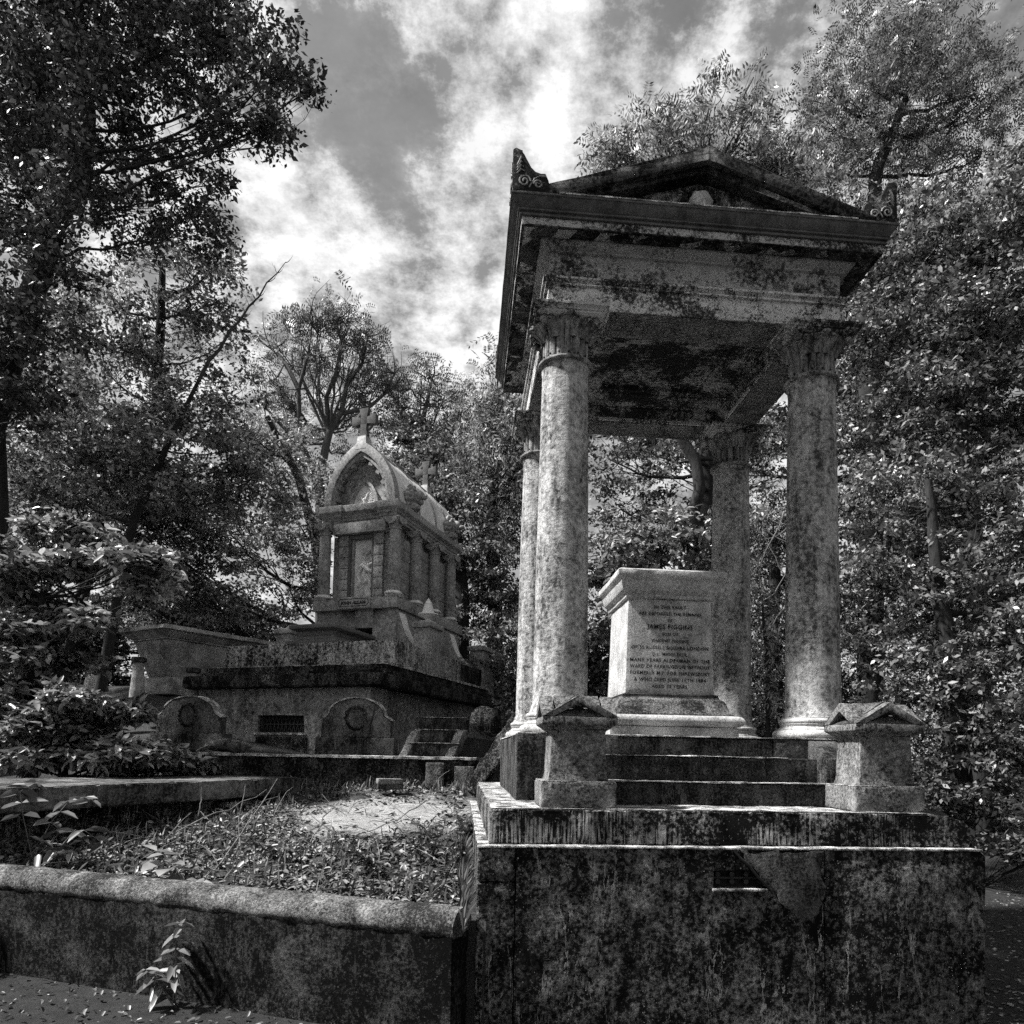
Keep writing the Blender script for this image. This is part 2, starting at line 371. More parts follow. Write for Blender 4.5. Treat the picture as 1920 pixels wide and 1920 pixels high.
def text_lines(name, lines, width, org, parent, mat, sizes, lead, ax=(1, 0, 0), up=(0, 0, 1), squeeze=1.0, extr=.001, bold=.002):
    """each line centred below the one before, one mesh per line"""
    y = 0; org, ax, up = Vector(org), Vector(ax), Vector(up); nn = ax.cross(up)
    for i, ln in enumerate(lines):
        cu = bpy.data.curves.new('t', 'FONT'); cu.body = ln; cu.align_x = 'CENTER'; cu.size = sizes[i]; cu.extrude = extr; cu.offset = bold; cu.resolution_u = 2
        cu.space_character = 1.12
        ob = bpy.data.objects.new('t', cu); COL.objects.link(ob)
        dg = bpy.context.evaluated_depsgraph_get(); me = ob.evaluated_get(dg).to_mesh()
        xs = [v.co.x for v in me.vertices]; k = min(squeeze, width/(max(xs)-min(xs)))
        vs = [tuple(org+ax*(v.co.x*k)+up*(v.co.y-y)+nn*v.co.z) for v in me.vertices]; fs = [tuple(p.vertices) for p in me.polygons]
        ob.evaluated_get(dg).to_mesh_clear(); bpy.data.objects.remove(ob); bpy.data.curves.remove(cu)
        m2 = bpy.data.meshes.new(name); m2.from_pydata(vs, [], fs); m2.materials.append(mat)
        o = bpy.data.objects.new(name, m2); COL.objects.link(o); o.parent = parent; y += lead[i]
# ---------------------------------------------------------------- terrain
def loft(p): return p
WALL_R, WALL_L = Vector((-.335, 4.45)), Vector((-3.90, 5.70))
wdir = (WALL_L-WALL_R).normalized(); wn = Vector((-wdir.y, wdir.x))      # along the wall, towards the left
if wn.y < 0: wn = -wn
def sstep(a, b, x):
    t = max(0, min(1, (x-a)/(b-a))); return t*t*(3-2*t)
def terrace_h(x, y):
    p = Vector((x, y))-WALL_R; d = p.dot(wn); s = p.dot(wdir)
    h = .60 + .105*max(0, min(d, 5.4))
    h += sstep(6.0, 7.4, d)*.33*sstep(.0, .6, s+1.5)                    # up to the terrace of the far tomb
    h += sstep(3.5, 6.5, s)*.45*sstep(2.5, 6, d)
    h += sstep(6, 13, s+.2*d)*1.0 * sstep(3, 9, d)
    h += sstep(9, 26, d)*1.2
    h *= 1-sstep(2.9, 9, x)
    return h + .05*noise.noise(Vector((x*1.3, y*1.3, 0)))+.02*noise.noise(Vector((x*5, y*5, 3)))
def grid_mesh(name, xs, ys, hf, mat, kind='structure'):
    vs = [(x, y, hf(x, y)) for y in ys for x in xs]; n = len(xs); fs = []
    for j in range(len(ys)-1):
        for i in range(n-1): a = j*n+i; fs.append((a, a+1, a+n+1, a+n))
    me = bpy.data.meshes.new(name); me.from_pydata(vs, [], fs); me.materials.append(mat)
    me.polygons.foreach_set('use_smooth', [True]*len(fs))
    o = bpy.data.objects.new(name, me); COL.objects.link(o); tag(o, kind=kind); return o
def soil(name, lo, hi, sc=3, seed=0, path=False):
    m, t, b = newmat(name); tcn = N(t, 'ShaderNodeTexCoord'); mp = N(t, 'ShaderNodeMapping'); t.links.new(tcn.outputs['Object'], mp.inputs[0]); mp.inputs['Location'].default_value = (seed, 0, 0)
    V = mp.outputs[0]
    n = nz(t, V, sc, 8, .7); f = nz(t, V, sc*16, 5, .8)
    fac = ramp(t, M(t, 'ADD', M(t, 'MULTIPLY', n, .5), M(t, 'MULTIPLY', f, .5)), [(.40, 0), (.62, 1)])
    v = mixf(t, fac, lo, hi)
    if path:                                                                # a worn strip of bare pale earth between the graves
        sx_ = N(t, 'ShaderNodeSeparateXYZ'); t.links.new(tcn.outputs['Object'], sx_.inputs[0])
        dx = M(t, 'DIVIDE', M(t, 'SUBTRACT', sx_.outputs[0], -1.55), 1.15); dy = M(t, 'DIVIDE', M(t, 'SUBTRACT', sx_.outputs[1], 8.1), 1.35)
        d = M(t, 'SQRT', M(t, 'ADD', M(t, 'MULTIPLY', dx, dx), M(t, 'MULTIPLY', dy, dy)))
        k = M(t, 'ADD', d, M(t, 'MULTIPLY', M(t, 'SUBTRACT', nz(t, V, 2.6, 10, .85), .5), 3.4))
        pm = ramp(t, k, [(.55, 1), (1.15, 0)])
        g2 = nz(t, V, 30, 8, .8); v = mixf(t, pm, v, M(t, 'MULTIPLY', .66, M(t, 'MAXIMUM', .05, M(t, 'ADD', -.75, M(t, 'ADD', M(t, 'MULTIPLY', g2, 1.6), M(t, 'MULTIPLY', n, .9))))))
    setcol(t, b, v); b.inputs['Roughness'].default_value = .95
    bp = N(t, 'ShaderNodeBump'); bp.inputs['Distance'].default_value = .035
    t.links.new(M(t, 'ADD', n, M(t, 'MULTIPLY', f, .7)), bp.inputs['Height']); t.links.new(bp.outputs[0], b.inputs['Normal']); return m
MT['soil'] = soil('leafy_forest_soil', .012, .07, 3)
MT['gravel'] = soil('dark_gravel', .003, .045, 9, 5)
MT['terrace'] = soil('terrace_earth', .01, .07, 4, 2, path=True)
def lin(a, b, n): return [a+(b-a)*i/(n-1) for i in range(n)]
far = [-400, -150, -70, -40]
xs = far+lin(-28, 28, 57)+[40, 70, 150, 400]
ys = [-100, -30, -8]+lin(-2, 40, 61)+[55, 90, 180, 500]
grid_mesh('ground', xs, ys, lambda x, y: .02*noise.noise(Vector((x*.9, y*.9, 1)))+(sstep(9, 40, y)*1.0 if x > 0 else sstep(30, 60, y)*.5)-.02, MT['gravel'])
# the raised burial terrace behind the kerb wall, a solid bank whose edge hides behind the wall and the monument base
def terrace():
    yv = Vector((-math.sin(MA_), math.cos(MA_)))                            # along the left side of the monument base
    E_ = lin(0, 9, 100)+lin(9.3, 60, 60); n = 110; vs = []; fs = []
    for e in E_:
        smin = -.10-max(0, e-3.2)*1.1; smin = max(smin, -22)
        for i in range(n):
            t = i/(n-1); s = smin+(40-smin)*(t**2.2 if e < 9.1 else t**1.3)
            p = WALL_R+wn*.03+wdir*s+yv*e; vs.append((p.x, p.y, terrace_h(p.x, p.y)))
    for j in range(len(E_)-1):
        for i in range(n-1):
            a = j*n+i; fs.append((a, a+n, a+n+1, a+1))
    m = len(vs)
    for i in range(n): x, y, z = vs[i]; vs.append((x, y, -.2))
    for i in range(n-1): fs.append((i, i+1, m+i+1, m+i))
    m2 = len(vs)
    for j in range(len(E_)): x, y, z = vs[j*n]; vs.append((x, y, -.2))
    for j in range(len(E_)-1): fs.append((j*n, m2+j, m2+j+1, (j+1)*n))
    return vs, fs
MA_ = .088
vs, fs = terrace()
me = bpy.data.meshes.new('terrace_ground'); me.from_pydata(vs, [], fs); me.materials.append(MT['terrace'])
me.polygons.foreach_set('use_smooth', [True]*len(fs))
tg = bpy.data.objects.new('terrace_ground', me); COL.objects.link(tg); tag(tg, kind='structure')

# ---------------------------------------------------------------- the canopied monument
MX, MY, MA = 1.147, 6.658, .088
mon = thing('canopy_monument', 'tall stone canopy with four columns and pediment on a black lichened base', 'monument', (MX, MY, 0), MA)
# base: a big block of several slabs
b = MB()
XL, XR, YF, YB, ZB = -1.623, 1.559, -2.077, 2.0, 1.042
b.box(XL+.03, XR-.03, YF+.12, YB, -.3, ZB-.03)
body = b.build('base_core', MT['base'], mon, bevel=.01)
def faceslab(u0, u1, z0, z1, mat, proud=0.0, th=.14, nm='base_slab', holes=None, y=YF):
    m = MB(); m.box(u0, u1, y-proud, y-proud+th, z0, z1)
    return m.build(nm, mat, mon, bevel=.012, weather=.007, cell=.07, wear=.03)
faceslab(XL, -1.400, .845, ZB, MT['base'])                                     # small corner stone
faceslab(XL, -1.400, -.2, .838, MT['base'])
# the middle slab with the grated slot
m = MB(); g0, g1, h0, h1 = -.200, .166, .806, .918
m.box(-1.394, g0, YF, YF+.14, -.2, ZB); m.box(g1, .496, YF, YF+.14, -.2, ZB)
m.box(g0, g1, YF, YF+.14, -.2, h0); m.box(g0, g1, YF, YF+.14, h1, ZB)
m.build('base_slab', MT['base'], mon, bevel=0, weather=.006, cell=.07)
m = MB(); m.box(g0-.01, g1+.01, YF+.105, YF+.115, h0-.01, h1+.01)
m.build('slot_shadow', MT['hollow'], mon)  # dark sheet stands in for the shade inside the slot
m = MB()
for k in range(4):
    for j in range(2): m.tube([(g0+.05+k*.09, YF+.06, h0+.035+j*.045), (g0+.05+k*.09, YF+.11, h0+.035+j*.045)], .016, 8)
m.box(g0, g1, YF+.075, YF+.09, (h0+h1)/2-.006, (h0+h1)/2+.006)
m.build('slot_grille', MT['iron'], mon)
m = MB(); m.box(g0-.005, g1-.03, YF-.018, YF+.03, h0-.012, h0+.004); m.build('slot_sill', MT['top'], mon, bevel=.003, weather=.003, cell=.03)
# right-hand slab, slightly back, with a broken corner
m = MB(); pts = [(.505, -.2), (1.54, -.2), (1.545, .60), (1.515, .64), (1.552, .70), (1.559, ZB-.03), (1.52, ZB), (.505, ZB)]
m.prism(pts, .14, (0, YF+.004, 0)); m.build('base_slab', MT['base'], mon, bevel=.01, weather=.007, cell=.07)
m = MB(); m.box(XL, XL+.12, YF+.15, YB, -.2, ZB); m.build('base_side', MT['base'], mon, bevel=.01, weather=.006, cell=.12)
m = MB(); m.box(XR-.12, XR, YF+.15, YB, -.2, ZB); m.build('base_side', MT['base'], mon, bevel=.01, weather=.006, cell=.12)
# plaster patches, with broken outlines
def patch(pts, z=.007, mat='base2'):
    q = []
    n = len(pts)
    for i in range(n):
        a, c = Vector(pts[i]), Vector(pts[(i+1) % n]); k = max(1, int((c-a).length/.012))
        for j in range(k):
            p = a.lerp(c, j/k); r = noise.noise(Vector((p.x*9, p.y*9, 4)))*.035+noise.noise(Vector((p.x*40, p.y*40, 4)))*.012; q.append((p.x+r, p.y+r*.8))
    m = MB(); m.prism(q, .012, (0, YF-z, 0)); return m.build('plaster_patch', MT[mat], mon, bevel=.002)
patch([(-.05, 1.036), (.49, 1.036), (.49, .80), (.46, .66), (.36, .60), (.27, .66), (.19, .78), (.10, .87)], .008, 'base2')
m = MB(); m.tube([(-.075, YF-.003, 1.04), (-.03, YF-.006, .99), (.02, YF-.006, .95), (.06, YF-.006, .90), (.13, YF-.008, .83), (.17, YF-.008, .78)], [.006, .008, .010, .008, .008, .004], 5)
m.build('crack', MT['hollow'], mon)
# thin top ledge of the base, its highlight put into a pale colour
m = MB(); m.box(XL-.004, XR-.03, YF-.006, YF+.16, ZB+.001, ZB+.014); m.box(XL-.004, XL+.14, YF+.162, YB, ZB+.001, ZB+.012)
m.build('base_ledge', MT['top'], mon, bevel=.003, weather=.005, cell=.05)
# platform with a worn right end
PZ0, PZ1 = ZB+.016, 1.264
m = MB(); pts = [(-1.560, PZ0), (1.505, PZ0), (1.515, 1.17), (1.49, 1.205), (1.44, 1.232), (1.37, 1.250), (1.24, PZ1), (-1.560, PZ1)]
m.prism(pts, .5, (0, -1.999, 0)); m.build('platform', MT['tooled'], mon, bevel=.008, weather=.006, cell=.06, wear=.03)
m = MB(); m.box(-1.56, 1.48, -1.497, 2.0, PZ0, PZ1-.002); m.build('platform', MT['tooled'], mon, bevel=.008, weather=.005, cell=.15)
m = MB(); m.box(-1.545, 1.22, -1.985, 1.97, PZ1+.002, PZ1+.008); m.build('platform_top', MT['top'], mon, weather=.006, cell=.08)  # thin pale sheet paints the light lying on the platform
# steps between the piers, then the stylobate under the columns
def step(u0, u1, v0, v1, z0, z1, mat='step', nm='step', w=.005):
    m = MB(); m.box(u0, u1, v0, v1, z0, z1); return m.build(nm, MT[mat], mon, bevel=.007, weather=w, cell=.07, wear=.02)
step(-1.20, 1.20, -1.545, -1.40, PZ1+.006, 1.424)
step(-.98, .98, -1.398, -1.25, PZ1+.006, 1.600)
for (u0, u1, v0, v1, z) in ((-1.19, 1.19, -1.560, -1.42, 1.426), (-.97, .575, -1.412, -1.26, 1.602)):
    m = MB(); m.box(u0, u1, v0, v1, z, z+.007); m.build('step_nosing', MT['top'], mon, weather=.007, cell=.03, wear=.02)  # bright line of light on each step edge painted as a pale strip
m = MB(); m.box(-1.335, .53, -1.246, 1.25, PZ1, 1.735); m.build('stylobate', MT['step'], mon, bevel=.008, weather=.004, cell=.12)
m = MB(); m.box(.535, 1.33, -1.252, 1.25, PZ1, 1.740); m.build('stylobate', MT['base2'], mon, bevel=.008, weather=.004, cell=.12)
m = MB(); m.box(-1.345, -.62, -1.262, -.60, PZ1, 1.741); m.build('stylobate', MT['step'], mon, bevel=.008, weather=.004, cell=.12)
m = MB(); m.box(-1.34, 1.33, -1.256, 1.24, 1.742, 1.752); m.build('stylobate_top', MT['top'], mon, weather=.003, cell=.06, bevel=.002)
m = MB()
m.add([(.79, -1.54, 1.43), (1.0, -1.54, 1.43), (1.0, -1.54, 1.60), (.79, -1.54, 1.60), (.79, -1.26, 1.43), (1.0, -1.26, 1.43), (1.0, -1.26, 1.735), (.79, -1.26, 1.735)],
          [(0, 1, 2, 3), (4, 7, 6, 5), (3, 2, 6, 7), (0, 3, 7, 4), (1, 5, 6, 2), (0, 4, 5, 1)])
m.build('cheek_stone', MT['base2'], mon, bevel=.006, weather=.004, cell=.05)
text_lines('inscription_line', ['LOUISA WIFE OF JAMES FIGGINS', 'DIED DECEMBER 4TH 1867 AGED 25 YEARS'], 1.60, (-.115, -1.4035, 1.525), mon, MT['letter'], [.072, .052], [.084, 0], bold=.0012)

# columns
def column_mesh_parts():
    sh = MB(); z0, z1 = 1.752, 4.60
    prof = []
    for i in range(40):
        t = i/39; z = z0+.165+(z1-z0-.165)*t; r = .2070-.028*(t**1.6)
        if t < .03: r += .025*(1-t/.03)**2
        if t > .97: r += .012*((t-.97)/.03)**2
        prof.append((r, z))
    def fn(r, z, a, j): return r*(1+.008*noise.noise(Vector((math.cos(a)*2.2, math.sin(a)*2.2, z*3)))+.003*noise.noise(Vector((math.cos(a)*9, math.sin(a)*9, z*11))))
    sh.lathe(0, 0, prof, 56, fn)
    ba = MB(); bz = 1.752
    pb = []
    def torus(rc, zc, rr, n=9, a0=-90, a1=90):
        for i in range(n):
            a = R(a0+(a1-a0)*i/(n-1)); pb.append((rc+rr*math.cos(a), zc+rr*math.sin(a)))
    torus(.272, bz+.034, .034); pb += [(.268, bz+.069), (.268, bz+.078), (.252, bz+.086), (.243, bz+.098), (.249, bz+.110), (.252, bz+.114), (.252, bz+.120)]
    torus(.240, bz+.138, .018, 7); pb += [(.236, bz+.158), (.236, bz+.166), (.226, bz+.168)]
    ba.lathe(0, 0, pb, 56)
    return sh, ba
sh, ba = column_mesh_parts()
cap = MB()
Z0, Z1 = 4.628, 4.905
def bell(r, z, a, j):
    t = (z-Z0)/(Z1-Z0)
    fl = .5+.5*math.cos(a*16); ridge = abs(math.cos(a*8))**.35
    return r*(1+(.13*ridge-.13)*(1 if t < .95 else .3))*(1+.01*noise.noise(Vector((math.cos(a)*6, math.sin(a)*6, z*9))))
pr = []
for i in range(16):
    t = i/15; r = .177+.004*t+.075*max(0, t-.58)**2/.176
    pr.append((r, Z0+(Z1-Z0)*t))
cap.lathe(0, 0, pr, 128, bell)
# leaf tips curling out under the abacus, and lower broken leaves
for k in range(16):
    a = 2*math.pi*(k+.5)/16
    if random.random() < .12: continue
    ca, sa = math.cos(a), math.sin(a); T = Vector((-sa, ca, 0)); Ro = Vector((ca, sa, 0))
    ht = random.uniform(.80, 1.0); sag = random.uniform(.5, 1.1)
    path = [(.186, .55), (.196, .74), (.226, .88), (.262*(.9+.1*ht), .965), (.280*(.92+.08*ht), .955), (.284*(.92+.08*ht), .90)]
    wd = [.026, .030, .030, .026, .020, .008]
    vs = []
    for (r, t), q in zip(path, wd):
        c = Ro*r+Vector((0, 0, Z0+(Z1-Z0)*t*1.0)); vs += [c-T*q-Ro*.004, c+Ro*.008, c+T*q-Ro*.004]
    o = len(vs); vs += [Vector(v)-Ro*.016 for v in vs]
    fs = []
    for i in range(len(path)-1):
        for h in range(2): q = i*3+h; fs += [(q, q+1, q+4, q+3), (o+q, o+q+3, o+q+4, o+q+1)]
        fs += [(i*3, i*3+3, o+i*3+3, o+i*3), (i*3+2, o+i*3+2, o+i*3+5, i*3+5)]
    cap.add(vs, fs)
for k in range(4):          # corner tufts and the broken flower in the middle of each side
    a = math.pi/4+k*math.pi/2; cap.ball((.285*math.cos(a), .285*math.sin(a), 4.895), .030, 8, 6, lump=.5)
    a = k*math.pi/2; cap.ball((.255*math.cos(a), .255*math.sin(a), 4.915), .034, 8, 6, (1, 1, .6), lump=.5, ls=20)
ast = MB(); pa = []
for i in range(9):
    a = R(-90+180*i/8); pa.append((.200+.016*math.cos(a), 4.612+.016*math.sin(a)))
ast.lathe(0, 0, [(.17, 4.596)]+pa+[(.17, 4.630)], 56)
aba = MB(); aba.rings(-.245, .245, -.245, .245, [(0, 4.905), (.004, 4.908), (.018, 4.922), (.018, 4.936), (.028, 4.938), (.028, 4.950), (.040, 4.964), (.048, 4.966), (.048, 4.986)])
drill = MB(); drill.ball((0, 0, 0), .0085, 7, 5)
colroot = None
for i, (u, v) in enumerate(((-1, -.906), (1, -.906), (-1, .906), (1, .906))):
    if i == 0:
        c0 = sh.build('column', MT['column'], mon, loc=(u, v, 0), smooth=50)
        ba.build('column_foot', MT['tomb'], c0, smooth=30)
        cp = cap.build('capital', MT['capital'], c0, smooth=40)
        ast.build('astragal', MT['capital'], c0, smooth=50); aba.build('abacus', MT['fascia'], c0, smooth=0, bevel=.003)
        for k in range(16):
            a = 2*math.pi*k/16; lc = (.190*math.cos(a), .190*math.sin(a), 4.655)
            if k == 0: dh = drill.build('drill_hole', MT['hollow'], c0, loc=lc)
            else: q = dh.copy(); COL.objects.link(q); q.parent = c0; q.location = lc
    else:
        c = copy_tree(c0, mon); c.location = (u, v, 0); c.rotation_euler.z = i*math.pi/2
# entablature: four beams, coffered ceiling, frieze, cornice
U, VF, VBk = 1.165, -1.10, 1.08
ent = MB()
vs_out = [(0, 4.988), (0, 5.158), (.022, 5.160), (.022, 5.172), (.010, 5.178), (.032, 5.196), (.040, 5.198), (.040, 5.216), (.004, 5.220)]
def frame(prof, u, v0, v1, inset, mat, name, **k):
    m = MB(); m.rings(-u, u, v0, v1, prof, cap=False)
    z0, z1 = prof[0][1], prof[-1][1]; d0, d1 = prof[0][0], prof[-1][0]
    o = len(m.v)-4*len(prof)
    iu, iv0, iv1 = u-inset, v0+inset, v1-inset
    vsn = [(-iu, iv0, z0), (iu, iv0, z0), (iu, iv1, z0), (-iu, iv1, z0), (-iu, iv0, z1), (iu, iv0, z1), (iu, iv1, z1), (-iu, iv1, z1)]
    n0 = len(m.v); m.v += vsn; top = 4*(len(prof)-1)
    for q in range(4):
        w2 = (q+1) % 4
        m.f += [(n0+q, n0+4+q, n0+4+w2, n0+w2), (q, n0+q, n0+w2, w2), (top+q, top+w2, n0+4+w2, n0+4+q)]; m.m += [0, 0, 0]
    return m.build(name, mat, mon, **k)
frame(vs_out, U, VF, VBk, .345, MT['peel2'], 'architrave', bevel=.003, weather=.003, cell=.09, smooth=30)
m = MB(); m.rings(-U, U, VF, VBk, [(-.012, 5.222), (-.012, 5.415), (.016, 5.420), (.016, 5.434), (.030, 5.440), (.060, 5.462), (.070, 5.466), (.070, 5.484)])
m.build('frieze', MT['peel'], mon, bevel=.003, weather=.004, cell=.10, smooth=30)
# undersides of the beams: thin sheets with their shade put into a darker grey
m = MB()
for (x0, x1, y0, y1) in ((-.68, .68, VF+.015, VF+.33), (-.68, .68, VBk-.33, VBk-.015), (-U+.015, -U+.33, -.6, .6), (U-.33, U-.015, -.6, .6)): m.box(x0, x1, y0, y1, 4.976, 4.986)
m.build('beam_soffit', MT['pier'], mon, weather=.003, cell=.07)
# coffered ceiling
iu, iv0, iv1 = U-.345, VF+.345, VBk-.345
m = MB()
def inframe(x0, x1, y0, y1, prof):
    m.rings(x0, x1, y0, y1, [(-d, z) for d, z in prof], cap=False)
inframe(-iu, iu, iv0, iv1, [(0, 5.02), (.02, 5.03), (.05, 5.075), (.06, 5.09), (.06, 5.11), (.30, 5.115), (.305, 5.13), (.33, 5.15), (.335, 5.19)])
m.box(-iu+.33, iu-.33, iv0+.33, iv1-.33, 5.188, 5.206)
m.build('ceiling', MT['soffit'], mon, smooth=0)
# cornice
cor = MB()
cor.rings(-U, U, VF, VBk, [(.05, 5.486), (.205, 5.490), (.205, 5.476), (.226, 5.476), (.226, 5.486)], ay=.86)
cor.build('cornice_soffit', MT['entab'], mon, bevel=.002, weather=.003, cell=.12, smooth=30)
cor = MB(); cor.rings(-U, U, VF, VBk, [(.224, 5.4865), (.224, 5.545)], ay=.86)
cor.build('cornice_fascia', MT['fascia'], mon, bevel=.003, weather=.004, cell=.10, smooth=30)
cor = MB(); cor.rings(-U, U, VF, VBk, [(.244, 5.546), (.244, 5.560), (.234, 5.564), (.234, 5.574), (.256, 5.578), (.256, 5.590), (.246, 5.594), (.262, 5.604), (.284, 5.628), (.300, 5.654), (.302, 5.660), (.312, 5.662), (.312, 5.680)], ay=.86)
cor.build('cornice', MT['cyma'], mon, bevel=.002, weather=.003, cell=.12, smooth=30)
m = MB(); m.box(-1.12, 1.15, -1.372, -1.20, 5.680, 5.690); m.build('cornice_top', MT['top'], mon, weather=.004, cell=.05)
# pediment: raking cornice, recessed field, medallion, gable roof
VP0, VP1 = -1.362, 1.345
AP = 6.155
outer = [(-1.30, 5.682), (-1.30, 5.722), (0, AP), (1.30, 5.722), (1.30, 5.682)]
m = MB()
for s in (-1, 1):
    m.prism([(s*1.08, 5.692), (s*1.30, 5.692), (s*1.30, 5.722), (0, AP), (0, AP-.105)], .20, (0, VP0, 0))
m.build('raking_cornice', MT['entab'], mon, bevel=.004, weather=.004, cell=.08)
m = MB()
for s in (-1, 1):
    m.prism([(s*.98, 5.692), (s*1.08, 5.692), (0, AP-.105), (0, AP-.165)], .13, (0, VP0+.05, 0))
m.build('raking_moulding', MT['entab'], mon, bevel=.004)
m = MB(); m.prism([(-1.2, 5.690), (1.2, 5.690), (0, AP-.05)], .05, (0, VP0+.16, 0)); m.build('tympanum', MT['soffit'], mon, weather=.002, cell=.1)
m = MB(); m.lathe(0, 0, [(.001, 0), (.085, .0), (.090, .02), (.075, .035), (.05, .045), (.001, .05)], 20, lambda r, z, a, j: r*(1+.05*noise.noise(Vector((math.cos(a)*2, math.sin(a)*2, 1)))))
m.v = [(x, -z, y) for x, y, z in m.v]; med = m.build('medallion', MT['tomb'], mon, loc=(-.02, VP0+.15, 5.815), weather=.02, cell=.015, wscale=16)
m = MB()
for s in (-1, 1):
    for k in range(9):
        a = R(-70+k*20); m.ball((s*(.118+.02*math.sin(k*2.1))*math.cos(a), -.02, .118*math.sin(a)), random.uniform(.018, .030), 7, 5, lump=.5, ls=30)
    m.tube([(s*.05, -.02, -.11), (s*.12, -.03, -.07), (s*.15, -.03, 0), (s*.12, -.03, .08), (s*.16, -.02, .10)], [.012, .02, .02, .016, .006], 6)
m.build('medallion_wreath', MT['entab'], mon, loc=(-.02, VP0+.15, 5.805))
m = MB(); m.prism([(-1.22, 5.69), (1.22, 5.69), (1.32, 5.735), (0, AP+.012), (-1.32, 5.735)], VP1-VP0-.30, (0, VP0+.212, 0))
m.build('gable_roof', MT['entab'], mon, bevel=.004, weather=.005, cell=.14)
# corner ears (acroteria)
ear = [(0, 0), (0, .315), (.022, .330), (.055, .318), (.085, .285), (.110, .235), (.135, .185), (.165, .155), (.205, .145), (.240, .150), (.262, .100), (.275, .045), (.300, 0)]
def acroterion():
    m = MB(); m.prism(ear, .07, (0, 0, 0)); m.prism(ear, .07, (.0705, 0, 0), ax=(0, 1, 0), nrm=(-1, 0, 0))
    return m
am = acroterion()
def spiral(cx, cz, r0, turns, s=1, y=-.006):
    return [(cx+s*r0*(1-t*.8)*math.cos(R(360*turns*t)), y, cz+r0*(1-t*.8)*math.sin(R(360*turns*t))) for t in [i/24 for i in range(25)]]
def relief():
    m = MB()
    for pts in (spiral(.085, .075, .045, 1.6), spiral(.185, .055, .034, 1.5, -1)):
        m.tube(pts, .0075, 6); m.tube([(y, x, z) for x, y, z in pts], .0075, 6)
    for k in range(4):
        a = [(.03, .13+.02*k), (.06, .165+.03*k), (.085-.008*k, .15+.032*k)]
        q = [(x, -.005, z) for x, z in a]; m.tube(q, [.004, .008, .004], 5); m.tube([(y, x, z) for x, y, z in q], [.004, .008, .004], 5)
    m.tube([(.12, -.005, .03), (.16, -.005, .10), (.20, -.005, .12), (.24, -.005, .12)], .006, 5); m.tube([(-.005, .12, .03), (-.005, .16, .10), (-.005, .20, .12)], .006, 5)
    return m
e0 = am.build('corner_ear', MT['soffit'], mon, bevel=.006, weather=.004, cell=.03, loc=(-1.467, -1.362, 5.680))
relief().build('scroll_relief', MT['capital'], e0)
for (u, v, a) in ((1.467, -1.362, 90), (1.467, 1.342, 180), (-1.467, 1.342, 270)):
    c = copy_tree(e0, mon); c.location = (u, v, 5.680); c.rotation_euler.z = R(a)

# ---------------------------------------------------------------- gabled piers on the platform
def mon_pt(u, v, z):
    c, s = math.cos(MA), math.sin(MA); return (MX+u*c-v*s, MY+u*s+v*c, z)
p1 = thing('gabled_pier', 'dark faced gabled stone pier at the left end of the steps', 'pier', mon_pt(-1.007, -1.750, PZ1+.009), MA, 'gabled piers at the monument steps')
m = MB(); m.box(-.236, .236, -.204, .204, 0, .158); pl = m
d_ = MB(); d_.rings(-.180, .180, -.160, .160, [(.012, .160), (0, .20), (-.008, .46), (-.004, .478), (.012, .486)])
cpm = MB(); cpm.rings(-.18, .18, -.16, .16, [(.014, .487), (.034, .505), (.046, .512), (.055, .520), (.055, .562)])
def crossgable():
    global dk; dk = MB(); m = MB(); W, Dp, zb, ap = .235, .215, .563, .705
    # bands of the four little pediments
    for s in (1, -1):
        for (ax, hw, nrm, off) in (((1, 0, 0), W, (0, 1, 0), Dp), ((0, 1, 0), Dp, (1, 0, 0), W)):
            o = tuple(-s*off*k for k in nrm); nr = tuple(s*k for k in nrm)
            m.band([(-hw+.075, zb+.002), (0, ap-.055), (hw-.075, zb+.002)], [(-hw, zb+.002), (0, ap), (hw, zb+.002)], .08, o, ax, (0, 0, 1), nr)
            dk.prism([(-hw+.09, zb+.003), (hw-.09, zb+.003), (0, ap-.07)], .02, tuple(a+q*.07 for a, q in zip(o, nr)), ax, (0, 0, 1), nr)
    return m
cg = crossgable()
rfm = MB(); W, Dp, zb, ap = .228, .208, .565, .712
rfm.prism([(-W, zb), (W, zb), (0, ap)], 2*Dp-.17, (0, -Dp+.085, 0)); rfm.prism([(-Dp, zb), (Dp, zb), (0, ap-.003)], 2*W-.17, (-W+.085, 0, 0), ax=(0, 1, 0), nrm=(1, 0, 0))
pl.build('plinth', MT['pier'], p1, bevel=.008, weather=.005, cell=.05, wear=.02)
m = MB(); m.box(-.230, .230, -.198, .198, .160, .165); m.build('plinth_top', MT['top'], p1, weather=.003, cell=.04)  # paler sheet gives the plinth its lit top
d_.build('die', MT['pier'], p1, bevel=.004, weather=.004, cell=.06)
cpm.build('cap', MT['pier'], p1, bevel=.004, weather=.004, cell=.06)
cg.build('gable_band', MT['pier'], p1, bevel=.003, weather=.003, cell=.05)
dk.build('gable_recess', MT['hollow'], p1)  # near-black panels carry the shade of the hollow gables
rfm.build('gable_top', MT['coping'], p1, weather=.006, cell=.04, wscale=12)
p2 = copy_tree(p1); p2.location = mon_pt(1.007, -1.750, PZ1+.009); p2['label'] = 'gabled stone pier at the right end of the steps showing two gables'
